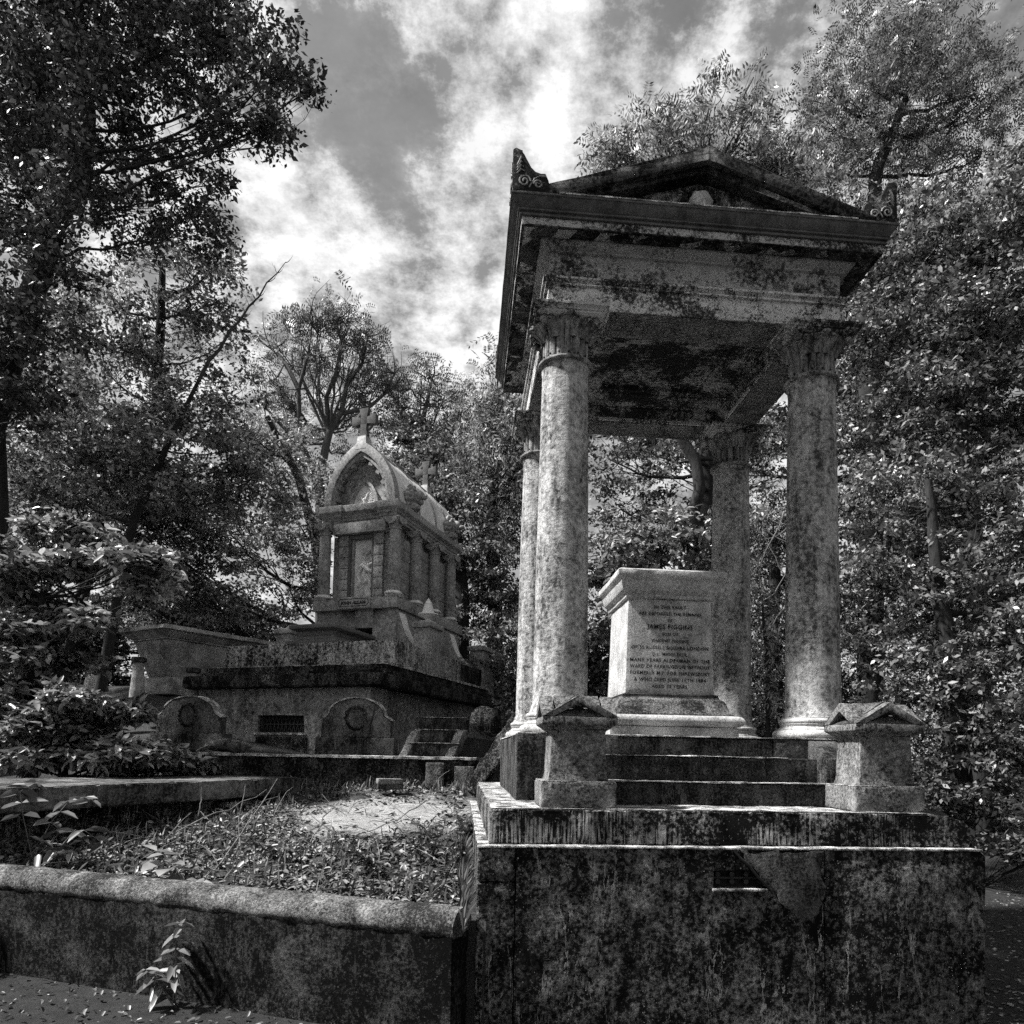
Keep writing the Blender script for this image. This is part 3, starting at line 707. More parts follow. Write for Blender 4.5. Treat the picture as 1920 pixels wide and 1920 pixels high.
# ---------------------------------------------------------------- the inscribed tomb under the canopy
ped = thing('pedestal_tomb', 'pale inscribed pedestal tomb standing under the four column canopy', 'tomb', mon_pt(.02, .07, 1.753), MA)
h = .375
m = MB(); m.rings(-h, h, -h, h, [(.172, 0), (.172, .095)]); m.build('plinth', MT['tomb'], ped, bevel=.006, weather=.004, cell=.06)
pt = [(.150, .097)]
for i in range(11):
    a = R(-90+180*i/10); pt.append((.165+.045*math.cos(a), .145+.046*math.sin(a)))
pt += [(.150, .192)]
m = MB(); m.rings(-h, h, -h, h, pt); m.build('torus', MT['tomb'], ped, smooth=40, weather=.003, cell=.06)
m = MB(); m.rings(-h, h, -h, h, [(.140, .194), (.138, .205), (.118, .225), (.098, .262), (.088, .300), (.072, .325), (.045, .340), (.044, .352)]); m.build('ogee', MT['coping'], ped, smooth=30, weather=.004, cell=.05)
m = MB(); m.rings(-h, h, -h, h, [(.040, .353), (.040, .372), (.012, .378)]); m.build('fillet', MT['step'], ped)
m = MB(); m.rings(-h, h, -h, h, [(.012, .379), (-.012, 1.195)]); m.build('die', MT['tomb'], ped, bevel=.004, weather=.002, cell=.07)
m = MB(); m.rings(-h, h, -h, h, [(-.012, 1.196), (.012, 1.205), (.012, 1.235), (.020, 1.240), (.046, 1.262), (.060, 1.30), (.066, 1.345), (.094, 1.375), (.098, 1.382), (.098, 1.425), (.07, 1.44)])
m.build('cornice', MT['tomb'], ped, bevel=.003, weather=.004, cell=.06, smooth=30, wear=.01)
L = ['IN THIS VAULT', 'ARE DEPOSITED THE REMAINS', 'OF', 'JAMES FIGGINS', 'SON OF', 'VINCENT FIGGINS', 'OF 35 RUSSELL SQUARE LONDON', 'D.L. MIDDLESEX.', 'MANY YEARS ALDERMAN OF THE', 'WARD OF FARRINGDON WITHOUT', 'FORMERLY M.P. FOR SHREWSBURY', '& WHO DIED JUNE 12TH 1884', 'AGED 73 YEARS.']
sz = [.038, .036, .032, .054, .036, .036, .040, .038, .042, .042, .042, .042, .040]
ld = [.058, .052, .066, .058, .058, .062, .056, .054, .054, .056, .056, .056, 0]
text_lines('inscription_line', L, .70, (0, -h-.0015, 1.115), ped, MT['letter'], sz, ld, up=(0, .027, .9996), bold=.0008)

# ---------------------------------------------------------------- the barrel-roofed mausoleum
QX, QY, QA, SK = -2.968, 15.998, -.358, .077
mau = thing('barrel_roofed_mausoleum', 'grey granite mausoleum with pointed barrel roof, crosses and lion heads on a vault', 'mausoleum', (QX, QY, 0), QA)
def qb(m, name, mat, **k):
    k.setdefault('shear', SK); par = k.pop('parent', mau); return m.build(name, mat, par, **k)
def ql(u, v, z): return (u-SK*v, v, z)
# vault below
m = MB(); m.box(-1.70, -.45, -3.95, -3.75, .9, 2.60); m.box(.47, 1.70, -3.95, -3.75, .9, 2.60); m.box(-.45, .47, -3.95, -3.75, .9, 1.87); m.box(-.45, .47, -3.95, -3.75, 2.155, 2.60)
m.box(-1.70, -1.5, -3.75, 1.3, .9, 2.6); m.box(1.5, 1.70, -3.75, 1.3, .9, 2.6)
qb(m, 'vault_wall', MT['vault'], weather=.012, cell=.13, wscale=3)
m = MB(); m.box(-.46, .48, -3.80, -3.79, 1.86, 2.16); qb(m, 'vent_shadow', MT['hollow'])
m = MB()
for i in range(13):
    x = -.45+.92*i/12; m.tube([(x-.035, -3.90, 1.87), (x+.035, -3.90, 2.155)], .008, 4); m.tube([(x+.035, -3.905, 1.87), (x-.035, -3.905, 2.155)], .008, 4)
for z in (1.875, 2.01, 2.15): m.box(-.45, .47, -3.915, -3.90, z-.008, z+.008)
qb(m, 'vent_grille', MT['iron'])
m = MB(); m.box(-.5, .52, -3.972, -3.952, 1.835, 1.865); qb(m, 'vent_sill', MT['top'], weather=.004, cell=.05)
# plaster fallen away: rough skirting patches on the vault front
for (u0, u1, z0, z1) in ((-.46, .55, 1.45, 1.80), (.9, 1.69, 1.5, 1.62)):
    m = MB(); m.box(u0, u1, -3.975, -3.952, z0, z1); qb(m, 'fallen_render', MT['ledge'], weather=.012, cell=.05, wscale=9)
# stepped mossy ledge
m = MB(); m.rings(-1.84, 1.84, -4.03, 1.46, [(.06, 2.595), (.095, 2.62), (.10, 2.80), (.07, 2.812), (-.02, 2.815)]); qb(m, 'ledge', MT['ledge'], weather=.012, cell=.12, wear=.03, bevel=.01)
m = MB(); m.rings(-1.80, 1.80, -3.72, 1.30, [(.05, 2.817), (.05, 2.90), (.0, 2.905), (.0, 2.99)]); qb(m, 'ledge_step', MT['ledge'], weather=.012, cell=.12, bevel=.01)
m = MB(); m.rings(-1.80, 1.80, -3.42, 1.22, [(.02, 2.991), (.02, 3.035), (-.01, 3.04)]); qb(m, 'ledge_lip', MT['top'], weather=.008, cell=.08)
# slab-sided plinth with black runs
m = MB(); m.box(-1.75, 1.75, -3.266, -.3, 3.042, 3.444); qb(m, 'plinth', MT['slab'], weather=.006, cell=.10, bevel=.008)
m = MB(); m.box(-1.70, 1.72, -.30, 1.13, 3.042, 3.42); qb(m, 'plinth', MT['ledge'], weather=.006, cell=.10, bevel=.008)
m = MB(); m.box(1.70, 1.80, -1.88, -1.25, 3.0, 3.43); m.box(1.70, 1.79, 1.02, 1.68, 2.82, 3.43); build_each(m, 'pier_footing', MT['granite'], mau, weather=.004, cell=.1, shear=SK)
# entrance chamber with the curved flares
m = MB(); m.box(-.90, .04, -1.60, 1.62, 3.446, 4.334) ; m.box(.04, .90, -1.60+.0, 1.62, 3.446, 4.334)
m = MB(); m.box(-.90, -.02, -1.62, 1.62, 3.446, 4.333); m.box(.38, .90, -1.62, 1.62, 3.446, 4.333); m.box(-.02, .38, -1.62, 1.62, 3.98, 4.333)
qb(m, 'chamber', MT['granite'], bevel=.004)
m = MB(); m.box(-.03, .39, -1.3, -1.29, 3.446, 3.99); qb(m, 'chamber_mouth', MT['hollow'])
def flare(s):
    pts = [(0, 0), (.62, 0), (.62, .06), (.50, .09), (.38, .15), (.27, .25), (.18, .38), (.11, .54), (.06, .70), (.02, .80), (0, .83)]
    return [(s*a, b) for a, b in pts]
for (v0, dp) in ((-1.58, .30), (.95, .30)):
    for s in (-1, 1):
        m = MB(); m.prism(flare(s), dp, (s*.90, v0, 3.446)); qb(m, 'curved_flare', MT['granite'], smooth=40, bevel=.003)
        m = MB(); q = [(a+s*.004, b+.006) for a, b in flare(s)[3:10]]
        m.band(q, [(a+s*.012, b+.012) for a, b in q], dp-.04, (s*.90, v0+.02, 3.446)); qb(m, 'lit_flare_face', MT['roof'], smooth=60)  # paler sheet puts light from above into the curve's colour
# lid slab on its base, in front
m = MB(); m.rings(-.42, .36, -3.0, -1.66, [(.14, 3.448), (.14, 3.52), (.04, 3.56), (.04, 3.60), (0, 3.62)]); m.rings(-.42, .36, -3.0, -1.66, [(0, 3.621), (0, 3.70), (.10, 3.74), (.10, 3.80), (.06, 3.82)])
qb(m, 'tomb_lid', MT['granite_dark'], bevel=.003)
# little piers at the corners, urn and ball
def qpier(u, v, top, fin):
    m = MB(); m.rings(u-.17, u+.17, v-.25, v+.25, [(0, 3.446), (0, top-.13)]); o = qb(m, 'corner_pier', MT['granite'], bevel=.004)
    m = MB(); m.rings(u-.17, u+.17, v-.25, v+.25, [(.01, top-.129), (.045, top-.115), (.045, top-.03), (-.02, top)]); qb(m, 'pier_cap', MT['granite'], bevel=.004)
    if fin == 'urn':
        z = top
        m = MB(); m.rings(u-.12, u+.12, v-.12, v+.12, [(0, z), (0, z+.03), (-.04, z+.045)])
        m.lathe(*ql(u, v, 0)[:2], [(.05, z+.045), (.045, z+.07), (.09, z+.10), (.16, z+.135), (.19, z+.16), (.185, z+.178), (.13, z+.185), (.115, z+.20), (.09, z+.30), (.07, z+.36), (.075, z+.37), (.055, z+.40), (.002, z+.48)], 24)
        m.v = m.v[:12]+[(x+SK*y, y, z_) for x, y, z_ in m.v[12:]]
        qb(m, 'urn_finial', MT['roof'], smooth=40)
    if fin == 'ball':
        m = MB(); m.ball((u, v, top+.02), .11, sq=(1, 1, .7)); qb(m, 'ball_finial', MT['roof'])
qpier(1.56, -1.57, 4.02, 'urn'); qpier(-1.56, -1.57, 4.02, 'ball'); qpier(1.56, 1.36, 3.99, ''); qpier(-1.56, 1.36, 3.99, '')
# base course with name tablet
m = MB(); m.box(-.949, .949, -1.726, 1.70, 4.335, 4.545); qb(m, 'base_course', MT['granite'], bevel=.005)
m = MB()
for u in (-.83, .83):
    m.box(u-.135, u+.135, -1.731, -1.44, 4.546, 4.60)
for v in (-.66, .31, 1.25): 
    for u in (-.82, .82): m.box(u-.135, u+.135, v-.15, v+.15, 4.546, 4.59)
build_each(m, 'column_block', MT['granite'], mau, bevel=.004, shear=SK)
m = MB(); m.box(-.385, .385, -1.752, -1.729, 4.345, 4.575); qb(m, 'name_tablet', MT['granite'], bevel=.004)
m = MB(); m.band([(-.30, 4.40), (-.335, 4.44), (-.335, 4.49), (-.30, 4.53), (.30, 4.53), (.335, 4.49), (.335, 4.44), (.30, 4.40)], [(-.305, 4.39), (-.347, 4.435), (-.347, 4.495), (-.305, 4.54), (.305, 4.54), (.347, 4.495), (.347, 4.435), (.305, 4.39)], .004, (0, -1.7565, 0), closed=True)
qb(m, 'tablet_border', MT['letter'])
text_lines('name_lettering', ['JOHN ALLAN'], .56, (SK*1.755, -1.7545, 4.43), mau, MT['letter'], [.085], [0], bold=.004)
# cella behind the columns, relief panel in the doorway, rusticated strips
m = MB(); m.box(-.68, -.21, -1.44, 1.5, 4.546, 5.88); m.box(.21, .68, -1.44, 1.5, 4.546, 5.88); m.box(-.21, .21, -1.10, 1.5, 4.546, 5.88); m.box(-.60, .60, -1.62, 1.5, 5.882, 6.10)
qb(m, 'cella', MT['granite'], bevel=.003)
m = MB()
for s in (-1, 1):
    for k in range(6):
        z = 4.55+k*.222; m.box(s*.40-.105, s*.40+.105, -1.52, -1.455, z, z+.212)
        m.box(s*.682-.018*(s < 0), s*.682+.018*(s > 0), -1.35, 1.45, z, z+.212)
build_each(m, 'rusticated_strip', MT['granite'], mau, bevel=.004, shear=SK)
m = MB(); m.box(-.295, -.25, -1.50, -1.15, 4.55, 5.87); m.box(.25, .295, -1.50, -1.15, 4.55, 5.87); m.box(-.25, .25, -1.50, -1.15, 5.80, 5.87)
qb(m, 'door_frame', MT['granite_dark'])
def relief_panel():
    nx, nz_ = 46, 100; vs = []; fs = []
    blobs = []
    def stroke(pts, r, hgt):
        for (x0, y0), (x1, y1) in zip(pts, pts[1:]): blobs.append((x0, y0, x1, y1, r, hgt))
    stroke([(.02, .62), (-.06, .56)], .035, .05)                    # head
    stroke([(.0, .57), (.08, .52), (.17, .47)], .05, .06)           # body flying to the right
    stroke([(-.05, .53), (-.12, .42), (-.07, .32), (-.10, .26)], .03, .05)
    stroke([(.04, .50), (.02, .40), (.09, .33), (.03, .30)], .032, .05)
    stroke([(.09, .42), (.15, .33), (.20, .22)], .035, .05)
    stroke([(.12, .50), (.18, .40), (.22, .33)], .025, .05)
    stroke([(.0, .66), (.03, .74), (.12, .80), (-.03, .78)], .022, .04)
    stroke([(.08, .70), (.16, .72), (.20, .66)], .025, .04)
    stroke([(.12, .58), (.20, .60)], .03, .05)
    for j in range(nz_+1):
        for i in range(nx+1):
            x = -.25+.5*i/nx; z = j/nz_; h = 0
            for (x0, y0, x1, y1, r, hg) in blobs:
                dx, dy = x1-x0, y1-y0; L2 = dx*dx+dy*dy; tt = max(0, min(1, ((x-x0)*dx+(z-y0)*dy)/L2)) if L2 else 0
                d = math.hypot(x-x0-dx*tt, (z-y0-dy*tt)*1.3); r2 = r*1.25; h = max(h, hg*max(0, 1-(d/r2)**2)**.5 if d < r2 else 0)
            h += .006*noise.noise(Vector((x*30, z*30, 0)))*(1 if h > 0 else .3)
            vs.append((x, -1.37-h*1.6, 4.55+z*1.25))
    n = nx+1
    for j in range(nz_):
        for i in range(nx): a = j*n+i; fs.append((a, a+1, a+n+1, a+n))
    m = MB(); m.add(vs, fs); return m
qb(relief_panel(), 'relief_panel', MT['marble'], smooth=40)
# columns of the mausoleum
qs = MB(); qs.lathe(0, 0, [(.118, 4.65), (.122, 4.66), (.122, 4.70)]+[(.121-.012*(i/12)**1.5, 4.70+1.17*i/12) for i in range(1, 13)], 32)
qf = MB(); qf.lathe(0, 0, [(.16, 4.601), (.175, 4.612), (.178, 4.628), (.17, 4.642), (.150, 4.646), (.150, 4.652), (.135, 4.672), (.12, 4.676)], 32)
qc = MB(); qc.lathe(0, 0, [(.112, 5.872), (.128, 5.880), (.132, 5.892), (.126, 5.904), (.112, 5.908)], 32)
def cush(r, z, a, j):
    t = (z-5.91)/.17; sq = 1/max(abs(math.cos(a)), abs(math.sin(a))); return r*((1-t**1.2)+t**1.2*min(sq, 1.36))
qc.lathe(0, 0, [(.112+.05*(i/8)**1.4, 5.91+.17*i/8) for i in range(9)], 48, cush)
for k in range(4):
    a = k*math.pi/2; ax = (math.cos(a), math.sin(a), 0); nr = (-math.sin(a), math.cos(a), 0)
    pts = [(-.13, 0)]+[(-.13*math.cos(R(x)), -.125*math.sin(R(x))) for x in range(15, 180, 15)]+[(.13, 0)]
    qc.prism(pts, .016, tuple(-q*.178 for q in nr)[:2]+(6.080,), ax, (0, 0, 1), nr)
qa = MB(); qa.rings(-.165, .165, -.165, .165, [(0, 6.081), (0, 6.098), (.0, 6.104)])
first = None
for (u, v) in ((-.80, -1.58), (.80, -1.58), (.80, -.62), (.80, .32), (.80, 1.26), (-.80, -.62), (-.80, .32), (-.80, 1.26)):
    if first is None:
        first = qs.build('column', MT['granite'], mau, smooth=50, loc=ql(u, v, 0))
        qf.build('column_foot', MT['roof'], first, smooth=40); qc.build('capital', MT['granite'], first, smooth=30); qa.build('abacus', MT['granite'], first)
    else:
        c = copy_tree(first, mau); c.location = ql(u, v, 0)
# cornice, breaking forward at the corners
m = MB()
def qcorn(x0, x1, y0, y1): m.rings(x0, x1, y0, y1, [(-.07, 6.106), (-.07, 6.15), (-.045, 6.16), (-.045, 6.20), (-.015, 6.225), (-.01, 6.26), (.045, 6.30), (.06, 6.315), (.06, 6.44), (.05, 6.45)])
qcorn(-.84, .84, -1.60, 1.62)
for s in (-1, 1): m.rings(min(s*.42, s*.86), max(s*.42, s*.86), -1.66, -1.30, [(-.05, 6.107), (-.05, 6.151), (-.03, 6.161), (-.03, 6.201), (.0, 6.226), (.005, 6.261), (.035, 6.301), (.045, 6.316), (.045, 6.438), (.035, 6.446)])
qb(m, 'cornice', MT['granite'], bevel=.003)
# pointed arch profiles
def arch(hw, rise, n=14, base=6.45, squ=1.0):
    """half width hw, height rise; two arcs meeting at a point"""
    Rr = (hw*hw+rise*rise)/(2*hw); c = hw-Rr; pts = []
    a1 = math.atan2(rise, 0-c)
    for i in range(n+1):
        a = a1*i/n; pts.append((c+Rr*math.cos(a), base+Rr*math.sin(a)))
    return [(-x, z) for x, z in pts]+[(x, z) for x, z in reversed(pts[:-1])]
m = MB(); m.band(arch(.66, 1.06), arch(.81, 1.27), .22, (0, -1.66, 0)); qb(m, 'arch_ring', MT['granite'], bevel=.004, smooth=40)
m = MB(); m.band(arch(.60, .97), arch(.66, 1.055), .18, (0, -1.62, 0)); qb(m, 'arch_ring', MT['granite'], bevel=.003, smooth=40)
ar = arch(.595, .965)
m = MB()
for i in (2, 5, 8, 11, 14, 17, 20, 23, 26):
    x, z = ar[i]; k = 1/math.hypot(x, z-6.5); nx, nz_ = -x*k, -(z-6.5)*k
    tx, tz = nz_, -nx; q = [(x-tx*.045, z-tz*.045), (x+tx*.045, z+tz*.045), (x+tx*.045+nx*.06, z+tz*.045+nz_*.06), (x-tx*.045+nx*.06, z-tz*.045+nz_*.06)]
    m.prism(q, .14, (0, -1.60, 0))
build_each(m, 'dentil', MT['granite'], mau, shear=SK)
m = MB(); m.prism(arch(.62, 1.0), .1, (0, -1.42, 0)); qb(m, 'gable_wall', MT['granite'])
m = MB(); m.band(arch(.29, .50), arch(.34, .575), .07, (0, -1.485, 0)); m.band(arch(.25, .44), arch(.29, .50), .04, (0, -1.462, 0)); qb(m, 'niche_arch', MT['granite'], bevel=.003, smooth=40)
m = MB(); m.prism(arch(.26, .45), .01, (0, -1.435, 0))
for k in range(17):
    a = R(8+k*10.2); l = .19+.02*(k % 2)+.10*math.sin(a)**2
    m.tube([(.03*math.cos(a), -1.437, 6.56+.03*math.sin(a)), (min(.21, max(-.21, l*math.cos(a))), -1.437, 6.56+l*.95*math.sin(a))], [.004, .011], 4)
m.ball((-.0, -1.45, 6.60), .028, 8, 6); m.tube([(0, -1.45, 6.58), (.02, -1.45, 6.50)], [.03, .02], 6)
m.tube([(0, -1.45, 6.55), (-.09, -1.45, 6.66), (-.10, -1.45, 6.60)], [.018, .012, .004], 6); m.tube([(0, -1.45, 6.55), (.07, -1.45, 6.70), (.10, -1.45, 6.74)], [.018, .014, .004], 6)
m.tube([(-.14, -1.45, 6.52), (-.06, -1.46, 6.49), (.05, -1.46, 6.50), (.13, -1.45, 6.53)], .010, 5)
qb(m, 'dove_relief', MT['marble'], smooth=40)
# barrel roof with ribs and ridge beam
m = MB(); m.band(arch(.74, 1.18, 20), arch(.785, 1.245, 20), 3.06, (0, -1.44, 0)); qb(m, 'barrel_roof', MT['roof'], smooth=40)
m = MB()
for v in (-.50, .36, 1.06, 1.58): m.band(arch(.785, 1.245), arch(.805, 1.27), .05, (0, v, 0))
build_each(m, 'roof_rib', MT['granite'], mau, smooth=40, shear=SK)
m = MB(); m.prism([(-.11, 7.50), (.11, 7.50), (.10, 7.72), (.06, 7.76), (-.06, 7.76), (-.10, 7.72)], 2.75, (0, -1.44, 0)); qb(m, 'ridge_beam', MT['granite'], bevel=.006)
m = MB(); m.box(-.125, .125, -1.665, -1.38, 7.55, 7.82, .03, .03); m.box(-.115, .115, 1.32, 1.60, 7.60, 7.90, .03, .03); build_each(m, 'cross_pedestal', MT['granite'], mau, bevel=.006, shear=SK)
# celtic crosses
def cross():
    m = MB(); th = .12
    def arm(p): m.prism(p, th, (0, -th/2, 0))
    arm([(-.10, 0), (.10, 0), (.07, .12), (.08, .25), (-.08, .25), (-.07, .12)])
    arm([(-.08, .2505), (.08, .2505), (.08, .42), (.12, .62), (-.12, .62), (-.08, .42)])
    for s in (-1, 1): arm([(s*.081, .26), (s*.31, .22), (s*.31, .46), (s*.081, .41)])
    n = 28; ri = [(.185*math.cos(R(360*i/n)), .34+.185*math.sin(R(360*i/n))) for i in range(n)]; ro = [(.245*math.cos(R(360*i/n)), .34+.245*math.sin(R(360*i/n))) for i in range(n)]
    m.band(ri, ro, .07, (0, -.035, 0), closed=True)
    m.box(-.10, .10, -.08, .08, -.05, 0, .02, .02)
    return m
c1 = cross().build('celtic_cross', MT['cross'], mau, bevel=.005, loc=ql(0, -1.52, 7.87)); c1.scale = (.88, .88, .88)
c2 = c1.copy(); COL.objects.link(c2); c2.parent = mau; c2.location = ql(0, 1.46, 7.95)
# lion heads
def lion():
    m = MB()
    m.ball((0, 0, 0), .17, 20, 14, (.9, 1, 1.1), lump=.35, ls=14)
    random.seed(3)
    for k in range(34):
        a = R(k*360/17+random.uniform(-8, 8)); r = .15+.06*(k % 2); l = random.uniform(.05, .075)
        m.ball((.02-.05*(k % 2), r*math.cos(a), r*math.sin(a)*1.15-.02), l, 8, 6, lump=.5, ls=20)
    m.ball((.13, 0, .03), .11, 14, 10, (.9, .9, 1)); m.ball((.23, 0, -.02), .065, 12, 8, (1.1, .9, .8)); m.ball((.285, 0, 0), .028, 8, 6)
    m.ball((.19, .05, .06), .024, 8, 6); m.ball((.19, -.05, .06), .024, 8, 6); m.ball((.17, 0, -.11), .055, 10, 8); m.ball((.06, 0, -.20), .09, 10, 8, (1, 1, .9), lump=.5, ls=20)
    m.ball((.06, .11, .14), .04, 8, 6); m.ball((.06, -.11, .14), .04, 8, 6)
    return m
lm = lion()
for i, (s, v) in enumerate(((1, -.92), (1, 1.10), (-1, -.92), (-1, 1.10))):
    if i == 0: l0 = lm.build('lion_head', MT['granite'], mau, smooth=60, loc=ql(s*.86, v, 6.72)); o = l0
    else: o = l0.copy(); COL.objects.link(o); o.parent = mau; o.location = ql(s*.86, v, 6.72)
    o.rotation_euler.z = 0 if s > 0 else math.pi

# ---------------------------------------------------------------- terrace edge, headstones, steps in front of the mausoleum
te = MB(); te.box(-4.6, -.72, 10.0, 10.22, .95, 1.50)
teo = te.build('terrace_kerb', MT['ledge'], None, bevel=.01, weather=.012, cell=.09, wear=.04)
tag(teo, 'low black retaining wall in front of the mausoleum terrace', 'retaining wall')
m = MB(); m.box(-4.62, -.70, 9.97, 10.3, 1.502, 1.535); m.build('kerb_ledge', MT['top'], teo, weather=.008, cell=.05)
m = MB(); m.box(-1.36, -1.12, 9.93, 9.998, .95, 1.46); m.box(-.98, -.72, 9.90, 9.998, .95, 1.42); build_each(m, 'kerb_pilaster', MT['pier'], teo, weather=.008, cell=.06, bevel=.01)
m = MB(); m.box(-4.6, -.55, 10.225, 12.3, 1.2, 1.525); tp = m.build('terrace_paving', MT['step'], None, weather=.01, cell=.2); tag(tp, kind='structure')
def headstone(name, lab, x, y, rz, W, H, hb, tilt=0):
    t = thing(name, lab, 'headstone', (x, y, 1.52), rz)
    m = MB(); m.box(-W/2, W/2, -.12, .12, 0, hb); m.build('base', MT['stele'], t, bevel=.008, weather=.008, cell=.06, wear=.03)
    hw = W*.44
    pts = [(-hw, hb), (hw, hb), (hw, hb+(H-hb)*.42), (hw*.92, hb+(H-hb)*.48), (hw*.80, hb+(H-hb)*.55)]
    pts += [(hw*.78*math.cos(R(a)), hb+(H-hb)*.58+(H-hb)*.42*math.sin(R(a))) for a in range(12, 170, 12)]
    pts += [(-hw*.80, hb+(H-hb)*.55), (-hw*.92, hb+(H-hb)*.48), (-hw, hb+(H-hb)*.42)]
    m = MB(); m.prism(pts, .16, (0, -.08, 0)); m.build('slab', MT['stele'], t, bevel=.008, weather=.007, cell=.05, wear=.02)
    q = [(a*1.012, b_+.006) for a, b_ in pts[2:-1]]; m = MB(); m.band(q, [(a*1.03, b_+.018) for a, b_ in q], .17, (0, -.085, 0)); m.build('mossy_lit_edge', MT['top'], t, weather=.005, cell=.04)  # mossy top edge, with the light catching it put into the pale colour
    m = MB(); n = 20; cz = hb+(H-hb)*.50; rr = H*.17
    m.tube([(rr*math.cos(R(360*i/n)), -.09, cz+rr*1.15*math.sin(R(360*i/n))) for i in range(n+1)], .016, 6)
    for k in range(14):
        a = R(k*26); m.ball((rr*math.cos(a), -.095, cz+rr*1.15*math.sin(a)), .026, 7, 5, lump=.6, ls=30)
    m.build('wreath', MT['ledge'], t)
    return t
h1 = headstone('carved_headstone', 'wide round shouldered headstone with wreath, cracked down its right side', -2.52, 10.95, -.05, 1.16, .84, .27)
m = MB(); m.tube([(.28, -.083, .80), (.26, -.086, .62), (.22, -.086, .48), (.20, -.125, .30), (.12, -.125, .22), (.13, -.125, .05)], [.008, .010, .014, .012, .016, .008], 5); m.build('crack', MT['hollow'], h1)
h2 = headstone('carved_headstone', 'wreathed headstone half hidden by the bush at the left end of the vault', -5.25, 11.6, -.25, 1.30, .86, .30)
# fallen bird-like stone between them
fs_ = MB()
fs_.ball((0, 0, .10), .22, 18, 10, (1.5, .6, .45), lump=.5, ls=5)
for k in range(6): fs_.tube([(-.15+.03*k, -.05, .16), (-.30-.02*k, -.09, .10-.01*k), (-.46+.02*k, -.10, .02)], [.03, .028, .012], 6)
o = fs_.build('fallen_carving', MT['stele'], None, loc=(-4.18, 10.55, 1.53), weather=.01, cell=.05); tag(o, 'fallen feathered stone carving lying on the terrace under the vent', 'carving')
# broken steps up to the right of the headstone
st = thing('broken_steps', 'short flight of worn steps beside the cracked headstone', 'steps', (-1.42, 10.75, 1.52), -.03)
for i, (w0, w1, y, z) in enumerate(((-.20, .42, 0, .21), (-.16, .44, .22, .41), (-.20, .46, .44, .60))):
    m = MB(); m.box(w0-.1, w1, y, y+.5, 0 if i == 0 else z-.21, z-.006); m.build('step', MT['step'], st, bevel=.012, weather=.012, cell=.06, wear=.04)
    m = MB(); m.box(w0-.1, w1, y-.01, y+.2, z-.005, z+.006); m.build('step_nosing', MT['top'], st, weather=.006, cell=.04)
for x in (-.36, .30):
    m = MB(); pts = [(0, 0), (.14, .0), (.26, .10), (.34, .24), (.44, .34), (.44, .42), (.30, .38), (.20, .26), (.10, .10)]
    m.prism([(a, b) for a, b in pts], .12, (x-.08, -.12, 0), ax=(.42, .9, 0), up=(0, 0, 1), nrm=(1, -.2, 0)); m.build('scroll_kerb', MT['pier'], st, bevel=.015, weather=.008, cell=.05)
# leaning slab
m = MB(); m.box(-.12, .12, -.05, .05, -.1, .95); o = m.build('leaning_slab', MT['ledge'], None, bevel=.03, weather=.02, cell=.05, wear=.06, loc=(-.62, 8.75, 1.22)); o.rotation_euler = (R(-12), R(34), R(-38))
tag(o, 'mossy stone slab leaning against the left side of the canopy monument', 'slab')
m = MB(); m.ball((0, 0, .1), .22, 14, 9, (1, .7, .9), lump=.3, ls=4); o = m.build('broken_stone', MT['ledge'], None, loc=(-.55, 9.6, 1.9)); tag(o, 'rounded black lump of broken stone behind the leaning slab', 'stone')
# brick pair
bk = thing('loose_bricks', 'two flat bricks lying one on the other on the pale path', 'bricks', (-1.72, 9.35, 1.13), .25)
m = MB(); m.box(-.15, .16, -.11, .11, 0, .065); m.build('brick', MT['step'], bk, bevel=.008, weather=.006, cell=.04)
m = MB(); m.box(-.16, .15, -.11, .10, .068, .13); o = m.build('brick', MT['pier'], bk, bevel=.008, weather=.006, cell=.04); o.rotation_euler.z = .08
# ---------------------------------------------------------------- sarcophagus and posts at the far left
sa = thing('sarcophagus', 'big tapering stone sarcophagus with overhanging lid at the far left', 'sarcophagus', (-6.95, 15.6, 2.62), -.55)
def frus(m, z0, z1, a0, b0, a1, b1): m.add([(-a0, -b0, z0), (a0, -b0, z0), (a0, b0, z0), (-a0, b0, z0), (-a1, -b1, z1), (a1, -b1, z1), (a1, b1, z1), (-a1, b1, z1)], [(3, 2, 1, 0), (4, 5, 6, 7), (0, 1, 5, 4), (1, 2, 6, 5), (2, 3, 7, 6), (3, 0, 4, 7)])
m = MB(); frus(m, 0, .17, .62, 1.10, .62, 1.10); frus(m, .171, .33, .52, 1.0, .50, .98); m.build('base', MT['sarc'], sa, bevel=.01, weather=.008, cell=.1, wear=.03)
m = MB(); frus(m, .331, .37, .44, .92, .42, .90); frus(m, .371, 1.08, .38, .86, .56, 1.10); m.build('chest', MT['sarc'], sa, bevel=.01, weather=.006, cell=.12)
m = MB(); frus(m, 1.082, 1.11, .60, 1.14, .60, 1.14); frus(m, 1.111, 1.24, .60, 1.14, .74, 1.28); frus(m, 1.241, 1.33, .80, 1.34, .76, 1.30); m.build('lid', MT['sarc'], sa, bevel=.01, weather=.01, cell=.12, wear=.03)
m = MB(); frus(m, 1.332, 1.345, .70, 1.23, .69, 1.22); m.build('lid_top', MT['top'], sa, weather=.006, cell=.1)  # lid's lit top painted as a paler sheet
posts = []
